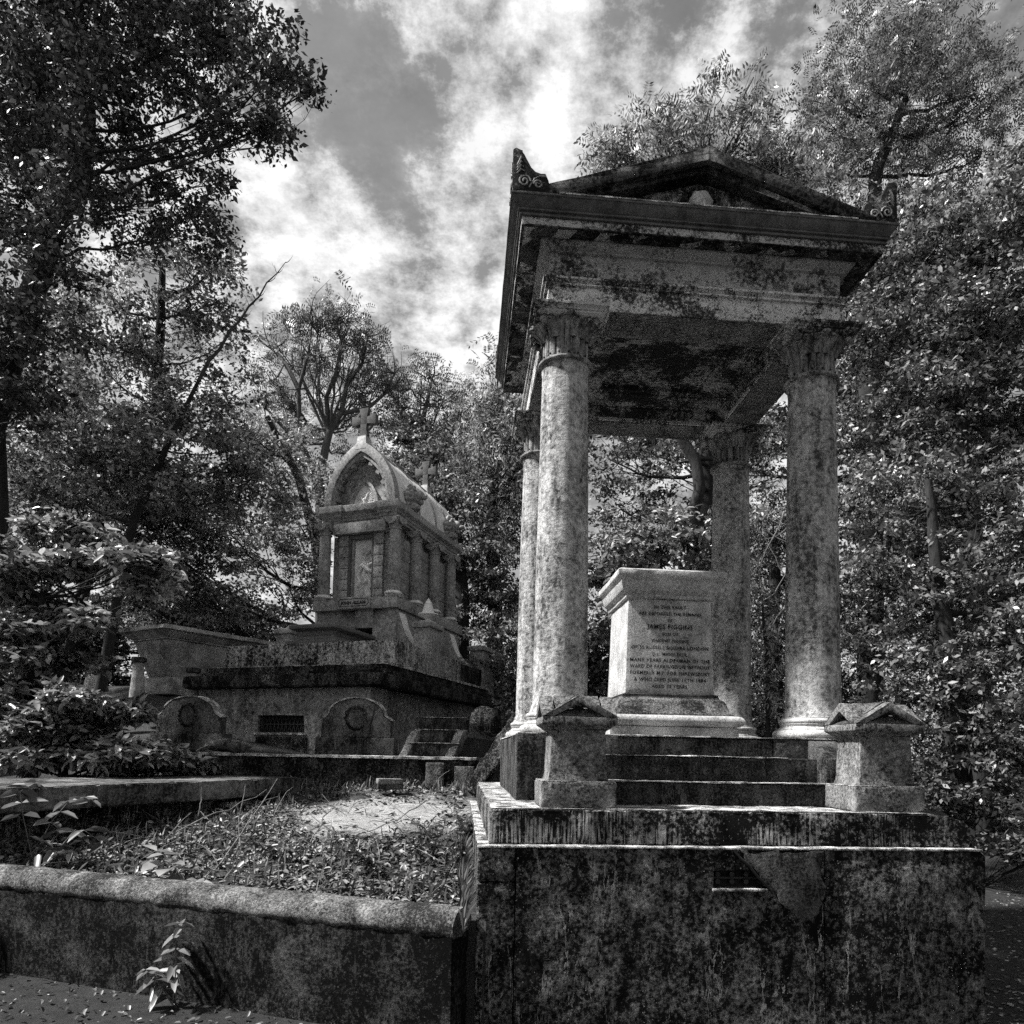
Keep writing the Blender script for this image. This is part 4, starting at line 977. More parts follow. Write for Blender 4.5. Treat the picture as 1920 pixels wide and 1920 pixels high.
for (x, y, lab, rz) in ((-6.85, 13.0, 'leftmost of the two capped stone posts in front of the sarcophagus', 0), (-5.93, 13.1, 'right hand capped stone post near the sarcophagus, half behind the vault', 0)):
    if not posts:
        p = thing('stone_post', lab, 'post', (x, y, 2.40), rz, 'capped stone posts by the sarcophagus')
        m = MB(); m.lathe(0, 0, [(.13, 0), (.12, .2), (.095, .5), (.088, .66)], 14); m.build('shaft', MT['sarc'], p, weather=.008, cell=.05)
        m = MB(); m.lathe(0, 0, [(.09, .66), (.12, .68), (.125, .72), (.11, .755), (.03, .765)], 14); m.build('cap', MT['ledge'], p, weather=.005, cell=.05)
        posts.append(p)
    else:
        c = copy_tree(posts[0]); c.location = (x, y, 2.24); c['label'] = lab
m = MB(); m.box(-.19, .19, -.14, .14, 0, .68, .10, .07); m.add([(-.09, -.07, .681), (.09, -.07, .681), (.09, .07, .681), (-.09, .07, .681), (0, 0, .78)], [(0, 1, 4), (1, 2, 4), (2, 3, 4), (3, 0, 4), (3, 2, 1, 0)])
o = m.build('grave_obelisk', MT['pier'], None, bevel=.008, weather=.008, cell=.06, loc=(-7.75, 13.3, 2.45)); tag(o, 'small tapering obelisk poking out of the bushes left of the sarcophagus', 'obelisk')

# ---------------------------------------------------------------- flat slab tomb and the rounded kerb wall
A, B = Vector((-4.25, 6.0)), Vector((-2.90, 9.6)); dd = (B-A).normalized(); A0 = A-dd*2.4; ln = (B-A0).length; pn = Vector((-dd.y, dd.x))
ft = thing('flat_slab_tomb', 'long flat slab tomb with overhanging top, left of the path', 'tomb', (A0.x, A0.y, 0), math.atan2(dd.y, dd.x))
m = MB(); m.box(0, ln-2.62, 0, 1.75, 1.040, 1.245); m.build('slab_top', MT['flat'], ft, bevel=.012, weather=.008, cell=.09, wear=.04)
m = MB(); m.box(ln-2.612, ln, 0.004, 1.75, 1.036, 1.242); m.build('slab_top', MT['flat'], ft, bevel=.012, weather=.008, cell=.09, wear=.04)
m = MB(); m.box(.2, ln-.55, .22, 1.6, .3, 1.034); m.build('chest', MT['base'], ft, bevel=.01, weather=.01, cell=.1)
m = MB(); m.box(ln-1.15, ln-.35, .14, .22, .3, .98); m.build('side_panel', MT['slab'], ft, bevel=.01, weather=.008, cell=.06)
m = MB(); m.box(ln-.33, ln-.22, .10, 1.5, .3, 1.034); m.build('end_post', MT['pier'], ft, bevel=.01, weather=.008, cell=.06)
kw = thing('kerb_wall', 'rendered kerb wall with a round coping running left from the monument base', 'wall', (WALL_R.x, WALL_R.y, 0), math.atan2(wdir.y, wdir.x))
wl = (WALL_L-WALL_R).length
m = MB(); m.box(.01, wl, -.02, .20, -.3, .575); m.build('wall_face', MT['wall'], kw, weather=.010, cell=.08, wscale=4)     # local +y is the camera side here
pc = [(.128*math.cos(R(a)), .105*math.sin(R(a))) for a in range(-30, 211, 12)]
m = MB(); m.prism(pc, wl, (0, .085, .605), ax=(0, 1, 0), up=(0, 0, 1), nrm=(1, 0, 0)); m.build('round_coping', MT['coping'], kw, smooth=50, weather=.008, cell=.045, wscale=9, wear=.02)
m = MB(); m.box(wl+.005, wl+2.2, -.05, .25, -.3, .62); m.build('end_pier', MT['wall'], kw, bevel=.03, weather=.012, cell=.10)
# ---------------------------------------------------------------- leaves
rng = np.random.default_rng(5)
def norm(a): return a/np.maximum(1e-9, np.linalg.norm(a, axis=1, keepdims=True))
def leaf_arrays(P, L, up=.55, wr=.45, fold=.25, droop=.2, shape=6, dirs=None):
    """one leaf per point: P (n,3), L (n,) lengths"""
    n = len(P); nrm = norm(rng.normal(size=(n, 3))*.8+np.array([0, 0, up*1.6])); nrm[:, 2] = np.abs(nrm[:, 2])
    d = rng.normal(size=(n, 3)) if dirs is None else dirs+rng.normal(size=(n, 3))*.35
    d = norm(d-nrm*(d*nrm).sum(1)[:, None]); s = np.cross(nrm, d)
    L = L[:, None]; W = L*wr*.5
    if shape == 4:
        V = np.stack([P, P+d*L*.45+s*W-nrm*L*fold*.2, P+d*L-nrm*L*droop, P+d*L*.45-s*W-nrm*L*fold*.2], 1)
        F = np.arange(4*n).reshape(n, 4)
    else:
        V = np.stack([P, P+d*L*.30+s*W*.95+nrm*L*fold*.22, P+d*L*.68+s*W*.80+nrm*L*(fold*.2-droop*.4), P+d*L-nrm*L*droop,
                      P+d*L*.68-s*W*.80+nrm*L*(fold*.2-droop*.4), P+d*L*.30-s*W*.95+nrm*L*fold*.22], 1)
        b = np.arange(n)[:, None]*6
        F = np.concatenate([b+np.array([[0, 1, 2, 3]]), b+np.array([[0, 3, 4, 5]])], 0)
    return V.reshape(-1, 3), F
def mesh_from(name, chunks, mat, parent=None):
    vs = []; fs = []; o = 0
    for V, Fc in chunks: vs.append(V); fs.append(Fc+o); o += len(V)
    V = np.concatenate(vs).astype(np.float32); Fq = np.concatenate(fs).astype(np.int32)
    me = bpy.data.meshes.new(name); me.vertices.add(len(V)); me.vertices.foreach_set('co', V.ravel())
    me.loops.add(Fq.size); me.loops.foreach_set('vertex_index', Fq.ravel())
    me.polygons.add(len(Fq)); me.polygons.foreach_set('loop_start', np.arange(0, Fq.size, 4, dtype=np.int32))
    me.update(calc_edges=True); me.validate(); me.materials.append(mat)
    ob = bpy.data.objects.new(name, me); COL.objects.link(ob); ob.parent = parent; return ob
def compound_arrays(P, L, n_pairs=5):
    """ash / tree-of-heaven sprays: pairs of leaflets along a drooping stalk"""
    n = len(P); d = norm(rng.normal(size=(n, 3))*np.array([1, 1, .5])+np.array([0, 0, .15])); nn = norm(np.cross(d, rng.normal(size=(n, 3)))); nn[:, 2] = np.abs(nn[:, 2]); s = norm(np.cross(nn, d))
    ch = []
    for k in range(n_pairs):
        t = (k+1)/(n_pairs+.5); c = P+d*(L*t)[:, None]-np.array([0, 0, 1])*(L*t*t*.35)[:, None]
        for q in (-1, 1):
            dr = norm(s*q+d*.45+rng.normal(size=(n, 3))*.12-np.array([0, 0, .25])); wv = np.cross(dr, nn); l = (L*.34*(1-.35*abs(t-.5)))[:, None]; w_ = l*.17
            V = np.stack([c, c+dr*l*.45+wv*w_, c+dr*l, c+dr*l*.45-wv*w_], 1); ch.append((V.reshape(-1, 3), np.arange(4*n).reshape(n, 4)))
    return ch
def px(x, y, d):
    """world point at forward distance d on the line of sight of a photo pixel (used to stand trees where they grow)"""
    c, s = math.cos(ROLL), math.sin(ROLL); a, b = x-CX, y-CY; u = a*c+b*s; v = -a*s+b*c
    X, Yc, Zc = u/F, -v/F, 1.0; yy = Zc*math.cos(PITCH)-Yc*math.sin(PITCH); z_ = Zc*math.sin(PITCH)+Yc*math.cos(PITCH)
    k = d/yy; return Vector((X*k, d, EYE+z_*k))
def ground_z(x, y):
    p = Vector((x, y))-WALL_R; 
    if p.dot(wn) > .06 and p.dot(wdir) > -1.9: return terrace_h(x, y)
    return 0
def curve_pts(a, b, k=7, sag=.18, jit=.06, up=True):
    a, b = Vector(a), Vector(b); L = (b-a).length; out = []
    j = Vector((random.uniform(-1, 1), random.uniform(-1, 1), random.uniform(-.3, .3)))*L*jit
    for i in range(k):
        t = i/(k-1); p = a.lerp(b, t); w_ = math.sin(math.pi*t)
        p += j*w_+Vector((0, 0, -sag*L*w_ if up else sag*L*w_)); p += Vector((random.uniform(-1, 1), random.uniform(-1, 1), random.uniform(-1, 1)))*L*.018*(0 < i < k-1)
        out.append(p)
    return out
def tree(name, label, trunk, blobs, dens=1.0, leaf=.09, kind='simple', mat='leaf_mid', bark='bark', group=None, clump=.26, lpc=42, gap=.0, cat='tree', shape=4, seed=1, twigs=10, wr=.5, up=.55, visible_twigs=.010, limb=1.0):
    """trunk = [(point, radius)...]; blobs = [(centre, radius, squash)...] of foliage that the limbs reach"""
    random.seed(seed); global rng; rng = np.random.default_rng(seed)
    base = Vector(trunk[0][0]); t = thing(name, label, cat, base, 0, group)
    wood = MB(); tp = [Vector(p)-base for p, r in trunk]; tr = [r for p, r in trunk]
    fp = []; fr = []
    for i in range(len(tp)-1):
        for k in range(4):
            q = k/4; p = tp[i].lerp(tp[i+1], q); p += Vector((noise.noise(p*1.1+Vector((seed, 0, 0))), noise.noise(p*1.1+Vector((0, seed, 0))), 0))*tr[i]*.5*(1 if (i or k) else 0); fp.append(p); fr.append(tr[i]*(1-q)+tr[i+1]*q)
    fp.append(tp[-1]); fr.append(tr[-1]); wood.tube(fp, fr, 10)
    C = []
    for bl in blobs:
        c, r = Vector(bl[0])-base, bl[1]*1.12; sq = bl[2] if len(bl) > 2 else .8
        # limb from the trunk
        cand = [(abs((c-p).length*1.0)+max(0, (p.z-c.z+.25*(c-p).length))*3, i) for i, p in enumerate(fp)]
        i = min(cand)[1]; r0 = min(fr[i]*.5, (.012+.022*r+.008*(c-fp[i]).length)*limb)
        lp = curve_pts(fp[i], c, 9, .10, .10); wood.tube(lp, [r0*(1-.75*k/8) for k in range(9)], 7)
        for k in range(twigs):
            st_ = lp[random.randint(3, 8)]
            dv = Vector((random.gauss(0, 1), random.gauss(0, 1), random.gauss(.35, .8))).normalized(); e = c+Vector((dv.x*r, dv.y*r, dv.z*r*sq))*random.uniform(.6, .97)
            tw = curve_pts(st_, e, 6, .06, .12); rr = max(visible_twigs*.6, r0*.28); wood.tube(tw, [rr*(1-.7*q/5) for q in range(6)], 5, caps=False)
            for z_ in range(2):
                s2 = tw[random.randint(2, 4)]; e2 = s2+Vector((random.gauss(0, 1), random.gauss(0, 1), random.gauss(.3, 1))).normalized()*r*.42
                wood.tube(curve_pts(s2, e2, 4, .05, .1), [rr*.5, rr*.4, rr*.3, rr*.2], 4, caps=False)
        nC = 2+int(DENS*dens*34*r*r*(1+r*.5)*(.3/clump)**2)
        n3 = rng.normal(size=(nC, 3)); n3 = norm(n3); 
        rad = np.where(rng.uniform(size=nC) < .62, rng.uniform(.2, 1.0, nC)**.55, np.abs(rng.normal(size=nC))*.42+.75)
        rad *= 1+.22*np.array([noise.noise(Vector((*q,))*2.3+Vector((seed, c.x, c.y))) for q in n3])*2
        pts = n3*rad[:, None]*np.array([r, r, r*sq])+np.array(c)
        if gap and nC:
            keep = np.array([noise.noise(Vector(q)*(1.7/max(.6, r))+Vector((seed*3, 0, 0)))+.5*noise.noise(Vector(q)*(4.5/max(.6, r))) > gap-.20 for q in pts]); pts = pts[keep]
        C.append(pts)
    C = np.concatenate(C)
    wo_ = wood.build('trunk', MT[bark], t, smooth=60)
    ch = []
    if kind == 'simple':
        lpc = int(lpc*1.45); n = len(C); rep = np.repeat(C, lpc, 0); off = norm(rng.normal(size=rep.shape))*(rng.uniform(0, 1, len(rep))**.5)[:, None]*clump*np.array([1.2, 1.2, .40])
        Pn = rep+off; L = leaf*rng.uniform(.45, 1.5, len(Pn))*np.repeat(rng.uniform(.75, 1.25, n), lpc); ch.append(leaf_arrays(Pn, L, up=up, wr=wr, shape=shape))
    else:
        m_ = max(3, lpc//9); rep = np.repeat(C, m_, 0); off = norm(rng.normal(size=rep.shape))*(rng.uniform(0, 1, len(rep))**.5)[:, None]*clump*.9
        ch += compound_arrays(rep+off, leaf*3.4*rng.uniform(.7, 1.3, len(rep)))
    cr = mesh_from('crown', ch, MT[mat], t)
    return t
DENS = 1.95
def T(x, d, r, h=None):                                       # trunk base on the ground at photo column x, forward distance d
    p = px(x, 1400, d); return Vector((p.x, d, ground_z(p.x, d)-.1))
NL = [0]
def B3(x, y, d, rp, sq=.85):                                   # crown lump centred on a photo pixel, radius in photo pixels
    return (px(x, y, d), rp*d/F, sq)

def sprays(seed, n, rects, d0, rp, ok):
    """flat layered leaf sprays scattered over a region"""
    rr = random.Random(seed); out = []
    while len(out) < n:
        x0, x1, y0, y1 = rr.choice(rects); x, y = rr.uniform(x0, x1), rr.uniform(y0, y1)
        if ok(x, y): out.append(B3(x, y, d0+rr.uniform(-.5, .6), rp*rr.uniform(.6, 1.4), .38))
    return out
# ---------------------------------------------------------------- trees
# tall dark tree at the left, leaning trunk with a long limb reaching right
d = 11.0
tr = [(T(-70, d, 0), .28)]+[(px(x, y, dd_), r*.62) for x, y, dd_, r in ((-20, 800, d, .34), (45, 590, d, .28), (100, 440, d, .24), (160, 320, d, .20), (168, 215, d, .18), (150, 110, d, .13), (150, -60, d, .08))]
tree('leaning_tree', 'tall dark tree leaning over the left side with a long limb to the right', tr,
     [B3(60, 40, 11.5, 120), B3(210, 30, 11, 120), B3(340, 70, 11, 105), B3(440, 50, 10.8, 80), B3(500, 110, 10.6, 62), B3(555, 140, 10.5, 42), B3(585, 165, 10.5, 24), B3(470, 225, 10.6, 62), B3(515, 225, 10.5, 34), B3(400, 250, 10.8, 48),
      B3(30, 200, 11.6, 110), B3(110, 300, 12.0, 90), B3(255, 270, 11.4, 66), B3(340, 330, 11.2, 66), B3(20, 400, 11.4, 90), B3(410, 345, 11, 36), B3(-80, 100, 11, 150), B3(120, -110, 11, 150), B3(330, -80, 11, 120), B3(-120, 350, 11, 130),
      B3(250, 400, 11.4, 72), B3(370, 430, 11.2, 62), B3(320, 145, 11, 60), B3(60, 130, 10.4, 80), B3(200, 140, 10.6, 70), B3(60, 270, 10.6, 70), B3(170, 330, 10.2, 60), B3(110, 480, 10.4, 60), B3(40, 560, 10.3, 60), B3(150, 250, 10.2, 44), B3(0, 680, 10.4, 70), B3(90, 620, 10.6, 60), B3(60, 450, 10.2, 50), B3(120, 400, 10.1, 44), B3(20, 600, 10.2, 60), B3(-20, 760, 10.2, 70), B3(60, 760, 10.5, 70), B3(150, 160, 10.1, 44)],
     dens=.85, leaf=.080, mat='leaf_dark', gap=.10, seed=11, clump=.22, lpc=30, twigs=10, wr=.55, limb=.6)
d = 13.5
tr = [(T(110, 17, 0), .16), (px(180, 1000, 16), .11), (px(290, 800, 14.5), .09), (px(300, 640, d), .09), (px(305, 480, d), .05)]
tree('slender_tree', 'mid grey slender tree filling the sky gap between the leaning tree and the mausoleum', tr,
     [B3(300, 500, 13.5, 85), B3(200, 560, 13.8, 90), B3(390, 490, 13.2, 58), B3(430, 470, 13, 30), B3(400, 570, 13.4, 60), B3(300, 620, 13.5, 90), B3(420, 640, 13.5, 55), B3(190, 680, 13.5, 90), B3(100, 590, 14, 90), B3(340, 730, 13.4, 85), B3(440, 740, 13.8, 60)],
     dens=.66, leaf=.088, mat='leaf_pale', gap=.14, seed=12, clump=.25, lpc=32, twigs=11, limb=.7)
# bare branch pointing right into the sky belongs to this tree's neighbour
d = 12.6
tr = [(T(170, d, 0), .10), (px(250, 980, d), .07), (px(330, 800, d), .045), (px(372, 715, d), .03)]
tree('bare_tipped_tree', 'thin tree whose bare branch tip points up right against the clouds', tr,
     [B3(250, 870, 12.6, 100), B3(120, 900, 12.6, 110), B3(380, 880, 12.8, 90), B3(470, 930, 13.4, 70), B3(30, 780, 12.6, 110), B3(160, 780, 12.8, 100), B3(300, 780, 12.8, 70), B3(440, 840, 13.2, 60)],
     dens=.80, leaf=.085, mat='leaf_pale', gap=.12, seed=13, clump=.24, lpc=34, twigs=9, limb=.6)
bt = bpy.data.objects['bare_tipped_tree']; m = MB(); random.seed(8); bb = Vector(bt.location)
path = [(372, 715), (392, 676), (412, 655), (430, 622), (452, 598), (466, 575), (486, 556), (500, 530), (520, 512), (535, 492)]
pp = [px(x, y, 12.6)-bb for x, y in path]; m.tube(pp, [.034-.0032*i for i in range(10)], 6)
for i in range(2, 10):
    for s in (-1, 1):
        if random.random() < .75:
            l = random.uniform(.12, .42)*(1.2-i*.08); e_ = pp[i]+Vector((s*l*.45+.12*l, 0, l*(.9 if s < 0 else .35))); tw = curve_pts(pp[i], e_, 5, .12, .10); m.tube(tw, [.008, .007, .006, .004, .002], 4, caps=False)
            m.tube(curve_pts(tw[3], tw[3]+Vector((s*.06, 0, .10)), 3, .1, .1), [.004, .003, .0015], 4, caps=False)
m.build('bare_branch', MT['bark_mid'], bt, smooth=60)
d = 16.5
tr = [(T(610, 18.5, 0), .18), (px(600, 1050, 18.5), .14), (px(560, 900, 17.5), .10), (px(500, 780, d), .06)]
tree('woodland_tree', 'dark leafy tree close behind the left side of the mausoleum', tr,
     [B3(500, 900, 17, 80), B3(560, 980, 17.5, 75), B3(430, 1000, 16.5, 90), B3(540, 1090, 17.5, 75), B3(330, 1040, 16, 95), B3(400, 1130, 16, 85), B3(500, 1180, 17, 60), B3(300, 1150, 15.8, 70), B3(520, 820, 17, 55), B3(600, 900, 19, 48), B3(450, 800, 16, 55), B3(240, 1000, 16, 80)],
     dens=.6, gap=.08, leaf=.095, mat='leaf_pale', seed=14, clump=.28, lpc=40, group='woodland trees behind the tombs')
# the round open crown over the mausoleum, with its pale forking branches
d = 25.0
def forked(name, lab, tr, limbs, blobs, **k):
    t = tree(name, lab, tr, blobs, **k)
    base = Vector(tr[0][0]); m = MB()
    random.seed(k.get('seed', 0)+50)
    for lp, r0, r1 in limbs:
        pts = [px(x, y, dd_)-base for x, y, dd_ in lp]; n = len(pts); m.tube(pts, [r0+(r1-r0)*i/(n-1) for i in range(n)], 7)
        for i in range(1, n):
            for q in range(4):
                e = pts[i]+Vector((random.gauss(0, 1), random.gauss(0, 1), random.gauss(.9, .8))).normalized()*random.uniform(.4, 1.2); rr = r1*.8+(r0-r1)*.15
                tw = curve_pts(pts[i], e, 6, .08, .12); m.tube(tw, [rr*(1-.8*j/5) for j in range(6)], 5, caps=False)
                for z_ in range(3):
                    s2 = tw[random.randint(2, 5)]; e2 = s2+Vector((random.gauss(0, 1), random.gauss(0, 1), random.gauss(.6, 1))).normalized()*random.uniform(.3, .9)
                    m.tube(curve_pts(s2, e2, 4, .06, .1), [rr*.35, rr*.28, rr*.2, rr*.12], 4, caps=False)
    m.build('limbs', MT[k.get('bark', 'bark')], t, smooth=60); return t
forked('domed_tree', 'round crowned tree with pale forked branches showing sky, behind the mausoleum cross',
     [(T(600, d, 0), .24), (px(598, 900, d), .16), (px(618, 810, d), .12)],
     [([(618, 810, d), (640, 775, d), (690, 765, d+.5), (720, 740, d+1), (740, 700, d+1)], .11, .03), ([(618, 810, d), (612, 745, d), (630, 700, d-.5), (640, 640, d), (630, 600, d)], .10, .025),
      ([(598, 900, d), (563, 830, d), (560, 730, d-.6), (578, 665, d-.6), (585, 610, d-.6)], .12, .025), ([(560, 730, d-.6), (535, 680, d-.6), (510, 655, d)], .09, .03), ([(640, 775, d), (650, 720, d+.5), (680, 680, d+.5), (690, 630, d+.5)], .10, .03), ([(563, 830, d), (520, 790, d), (495, 760, d)], .08, .03)],
     [B3(520, 650, 25, 34, .7), B3(560, 605, 25, 36, .7), B3(605, 590, 25, 34, .7), B3(650, 605, 25, 36, .7), B3(690, 640, 25.5, 34, .7), B3(500, 700, 25, 28, .7), B3(640, 650, 26, 28, .6), B3(700, 700, 26, 34, .7), B3(590, 660, 24, 22, .5), B3(515, 745, 25, 24), B3(680, 740, 26.5, 24, .6), B3(490, 800, 26, 30), B3(580, 690, 26, 26, .6), B3(640, 700, 27, 26, .6), B3(545, 760, 26, 24), B3(600, 750, 27, 26), B3(660, 790, 27, 24), B3(540, 850, 26, 30), B3(640, 840, 28, 26), B3(580, 820, 28, 22)],
     dens=2.8, leaf=.12, kind='compound', mat='leaf_mid', bark='bark_mid', gap=.10, seed=15, clump=.40, lpc=30, twigs=9, visible_twigs=.03)
d = 27.0
forked('feathery_tree', 'lower feathery tree right of the round crown, behind the rear cross',
     [(T(800, d, 0), .28), (px(790, 900, d), .2), (px(780, 830, d), .14)],
     [([(780, 830, d), (750, 770, d), (730, 730, d)], .12, .04), ([(780, 830, d), (800, 760, d), (810, 710, d)], .12, .04), ([(790, 900, d), (840, 830, d), (860, 780, d)], .12, .04)],
     [B3(740, 720, 27, 34), B3(790, 700, 27, 34), B3(835, 735, 27, 34), B3(760, 770, 27, 36), B3(865, 775, 27, 32), B3(820, 800, 27, 40), B3(720, 790, 27, 36), B3(880, 820, 27, 30), B3(860, 860, 26, 40)],
     dens=2.2, leaf=.12, kind='compound', mat='leaf_mid', bark='bark_mid', gap=.06, seed=16, clump=.40, lpc=34, twigs=8, visible_twigs=.025)
d = 21.0
tree('ash_tree', 'pale feathery leaved tree rising left of the canopy monument', [(T(930, d, 0), .26), (px(925, 1050, d), .2), (px(925, 850, d), .12)],
     [B3(905, 790, 21, 42), B3(940, 750, 21, 36), B3(915, 690, 21, 16), B3(935, 640, 21, 14), B3(960, 830, 21, 50), B3(900, 870, 21, 50), B3(960, 920, 21, 56), B3(890, 950, 21, 46), B3(950, 1010, 21, 56), B3(1000, 900, 21, 60), B3(880, 720, 22, 12)],
     dens=1.1, leaf=.13, kind='compound', mat='leaf_pale', seed=17, clump=.34, lpc=40, twigs=8)
d = 20.0
tr = [(T(860, d, 0), .3), (px(860, 1050, d), .22), (px(830, 900, d), .14)]
tree('woodland_tree', 'dark dense tree between the mausoleum and the canopy columns', tr,
     [B3(850, 930, 20, 62), B3(900, 1030, 20, 66), B3(860, 1080, 20.5, 60), B3(920, 1130, 20, 66), B3(890, 1190, 20, 50), B3(950, 1210, 19, 60), B3(780, 870, 21, 46), B3(820, 860, 21, 40), B3(930, 1270, 17, 50), B3(960, 1120, 20, 50), B3(740, 860, 22, 40)],
     dens=.7, gap=.06, leaf=.11, mat='leaf_mid', seed=18, clump=.30, lpc=40, group='woodland trees behind the tombs')
iv = tree('ivy_stump', 'ivy covered sawn off trunk standing dark behind the rear cross', [(T(785, 22, 0), .34), (px(785, 1000, 22), .3), (px(783, 800, 22), .26)],
     [B3(785, 850, 22, 36, 1.3), B3(775, 810, 22, 26, 1.0), B3(800, 900, 22, 40, 1.2)], dens=1.2, leaf=.10, mat='leaf_dark', seed=19, clump=.25, lpc=34, twigs=3, cat='tree stump')
m = MB(); m.lathe(0, 0, [(.27, 0), (.27, .04)], 18); o = m.build('cut_face', MT['bark_pale'], iv); o.location = px(783, 796, 22)-Vector(iv.location)
# behind the canopy roof
d = 15.0
tree('sumac_tree', 'feathery leaved tree whose spiky tips stand above the canopy pediment', [(T(1330, d, 0), .24), (px(1320, 1000, d), .2), (px(1330, 700, d), .15), (px(1330, 400, d), .08)],
     [B3(1150, 300, 15, 42, .8), B3(1200, 260, 15, 55), B3(1250, 220, 15, 40), B3(1290, 280, 15, 70), B3(1340, 200, 15, 48), B3(1345, 150, 15, 16, 1.4), B3(1410, 200, 15, 34, 1.2), B3(1413, 145, 15, 14, 1.6), B3(1450, 185, 15, 16, 1.5), B3(1400, 280, 15, 70), B3(1470, 290, 15, 60), B3(1120, 275, 15, 18, 1.2), B3(1500, 370, 15, 70), B3(1560, 430, 15, 70), B3(1400, 370, 15.5, 70), B3(1180, 340, 15.5, 50), B3(1290, 350, 15.5, 60)],
     dens=.95, leaf=.115, kind='compound', mat='leaf_pale', gap=.03, seed=20, clump=.30, lpc=36, twigs=8)
d = 17.0
tree('tall_tree', 'tallest round topped tree at the upper right corner against the sky', [(T(1620, d, 0), .30), (px(1640, 900, d), .25), (px(1625, 560, d), .2), (px(1640, 330, d), .15), (px(1700, 180, d), .08)],
     [B3(1620, 110, 17, 90), B3(1700, 60, 17, 80), B3(1780, 90, 17, 80), B3(1840, 160, 17, 66), B3(1890, 190, 17, 36), B3(1690, 190, 17, 95), B3(1790, 230, 17, 85), B3(1600, 210, 17, 70), B3(1550, 180, 17, 44), B3(1640, 300, 17, 85), B3(1550, 300, 17, 60), B3(1740, 320, 17, 70), B3(1840, 290, 17, 50), B3(1520, 210, 17, 30)],
     dens=1.3, leaf=.085, kind='compound', mat='leaf_mid', gap=.08, seed=21, clump=.30, lpc=44, twigs=13)
d = 13.0
tree('woodland_tree', 'leafy tree filling the right edge above head height', [(T(1830, d, 0), .26), (px(1830, 1100, d), .2), (px(1800, 800, d), .16), (px(1790, 500, d), .08)],
     [B3(1880, 420, 13, 90), B3(1780, 470, 13.5, 90), B3(1690, 500, 14, 90), B3(1620, 560, 14.5, 70), B3(1880, 580, 13, 100), B3(1760, 610, 13, 95), B3(1660, 650, 14, 85), B3(1870, 740, 13, 100), B3(1750, 760, 13, 90), B3(1650, 800, 14, 80), B3(1930, 330, 13, 60), B3(1990, 500, 13, 120), B3(1990, 750, 13, 120), B3(1600, 450, 15, 70), B3(1700, 400, 14.5, 60)],
     dens=.92, leaf=.095, mat='leaf_mid', gap=.05, seed=22, clump=.27, lpc=38, group='woodland trees behind the tombs')
d = 10.5
tree('woodland_tree', 'low branching tree with sprays of leaves right of the front column', [(T(1800, d, 0), .2), (px(1790, 1300, d), .15), (px(1760, 1100, d), .1), (px(1740, 900, d), .05)],
     [B3(1680, 930, 11.5, 90), B3(1800, 930, 11, 90), B3(1890, 1000, 10.5, 90), B3(1700, 1060, 11, 80), B3(1620, 1080, 11.5, 70), B3(1800, 1110, 10.5, 90), B3(1890, 1200, 10, 80), B3(1720, 1200, 11, 76), B3(1640, 1220, 11.5, 60), B3(1810, 1280, 10.2, 76), B3(1900, 1350, 10, 80), B3(1640, 940, 12.5, 70), B3(1970, 1100, 10.5, 110)],
     dens=.85, leaf=.085, mat='leaf_mid', gap=.16, seed=23, clump=.22, lpc=36, group='woodland trees behind the tombs')
tree('dark_bush', 'dark bush beside the gravel at the right edge, behind the right hand pier', [(T(1780, 10.6, 0), .08), (px(1780, 1480, 10.6), .05), (px(1780, 1400, 10.6), .02)],
     [B3(1700, 1400, 10.6, 62), B3(1790, 1420, 10.4, 66), B3(1880, 1450, 10, 66), B3(1760, 1490, 10, 54), B3(1840, 1530, 9.8, 50), B3(1920, 1540, 9.6, 56), B3(1660, 1330, 11, 50), B3(1790, 1340, 10.8, 56), B3(1860, 1585, 9.3, 34, .5), B3(1910, 1600, 9.0, 34, .5), B3(1960, 1590, 9, 50, .6)],
     dens=.85, leaf=.075, mat='leaf_dark', gap=.14, seed=24, clump=.20, lpc=34, cat='bush', twigs=7)
# seen between the columns
d = 14.5
tree('forked_tree', 'tree with two dark curved stems seen between the canopy columns', [(T(1295, d, 0), .17), (px(1296, 1100, d), .15), (px(1300, 975, d), .13), (px(1312, 920, d), .12), (px(1300, 860, d), .11), (px(1275, 815, d), .10), (px(1260, 700, d), .08)],
     [B3(1140, 860, 15, 60), B3(1220, 850, 15, 60), B3(1300, 820, 15.5, 60), B3(1160, 950, 15, 60), B3(1240, 950, 15.5, 50), B3(1130, 1040, 15, 55), B3(1400, 850, 15.5, 50), B3(1450, 800, 16, 50), B3(1000, 780, 17, 50), B3(1120, 1130, 15, 50), B3(1440, 900, 16, 45)],
     dens=.72, leaf=.09, mat='leaf_mid', gap=.12, seed=25, clump=.26, lpc=34, group='woodland trees behind the tombs', twigs=12)
tree('bright_shrub', 'bright leaved shrub just behind the inscribed pedestal tomb', [(T(1240, 10.8, 0), .06), (px(1240, 1200, 10.8), .05), (px(1240, 1050, 10.8), .02)],
     [B3(1180, 1040, 10.8, 52), B3(1260, 1000, 10.8, 56), B3(1330, 1020, 11, 50), B3(1200, 1100, 10.8, 60), B3(1300, 1080, 11, 50), B3(1120, 1080, 11, 36), B3(1120, 1180, 11.3, 40)],
     dens=.85, leaf=.10, mat='leaf_bright', gap=.10, seed=26, clump=.2, lpc=26, cat='shrub', twigs=8, shape=6)
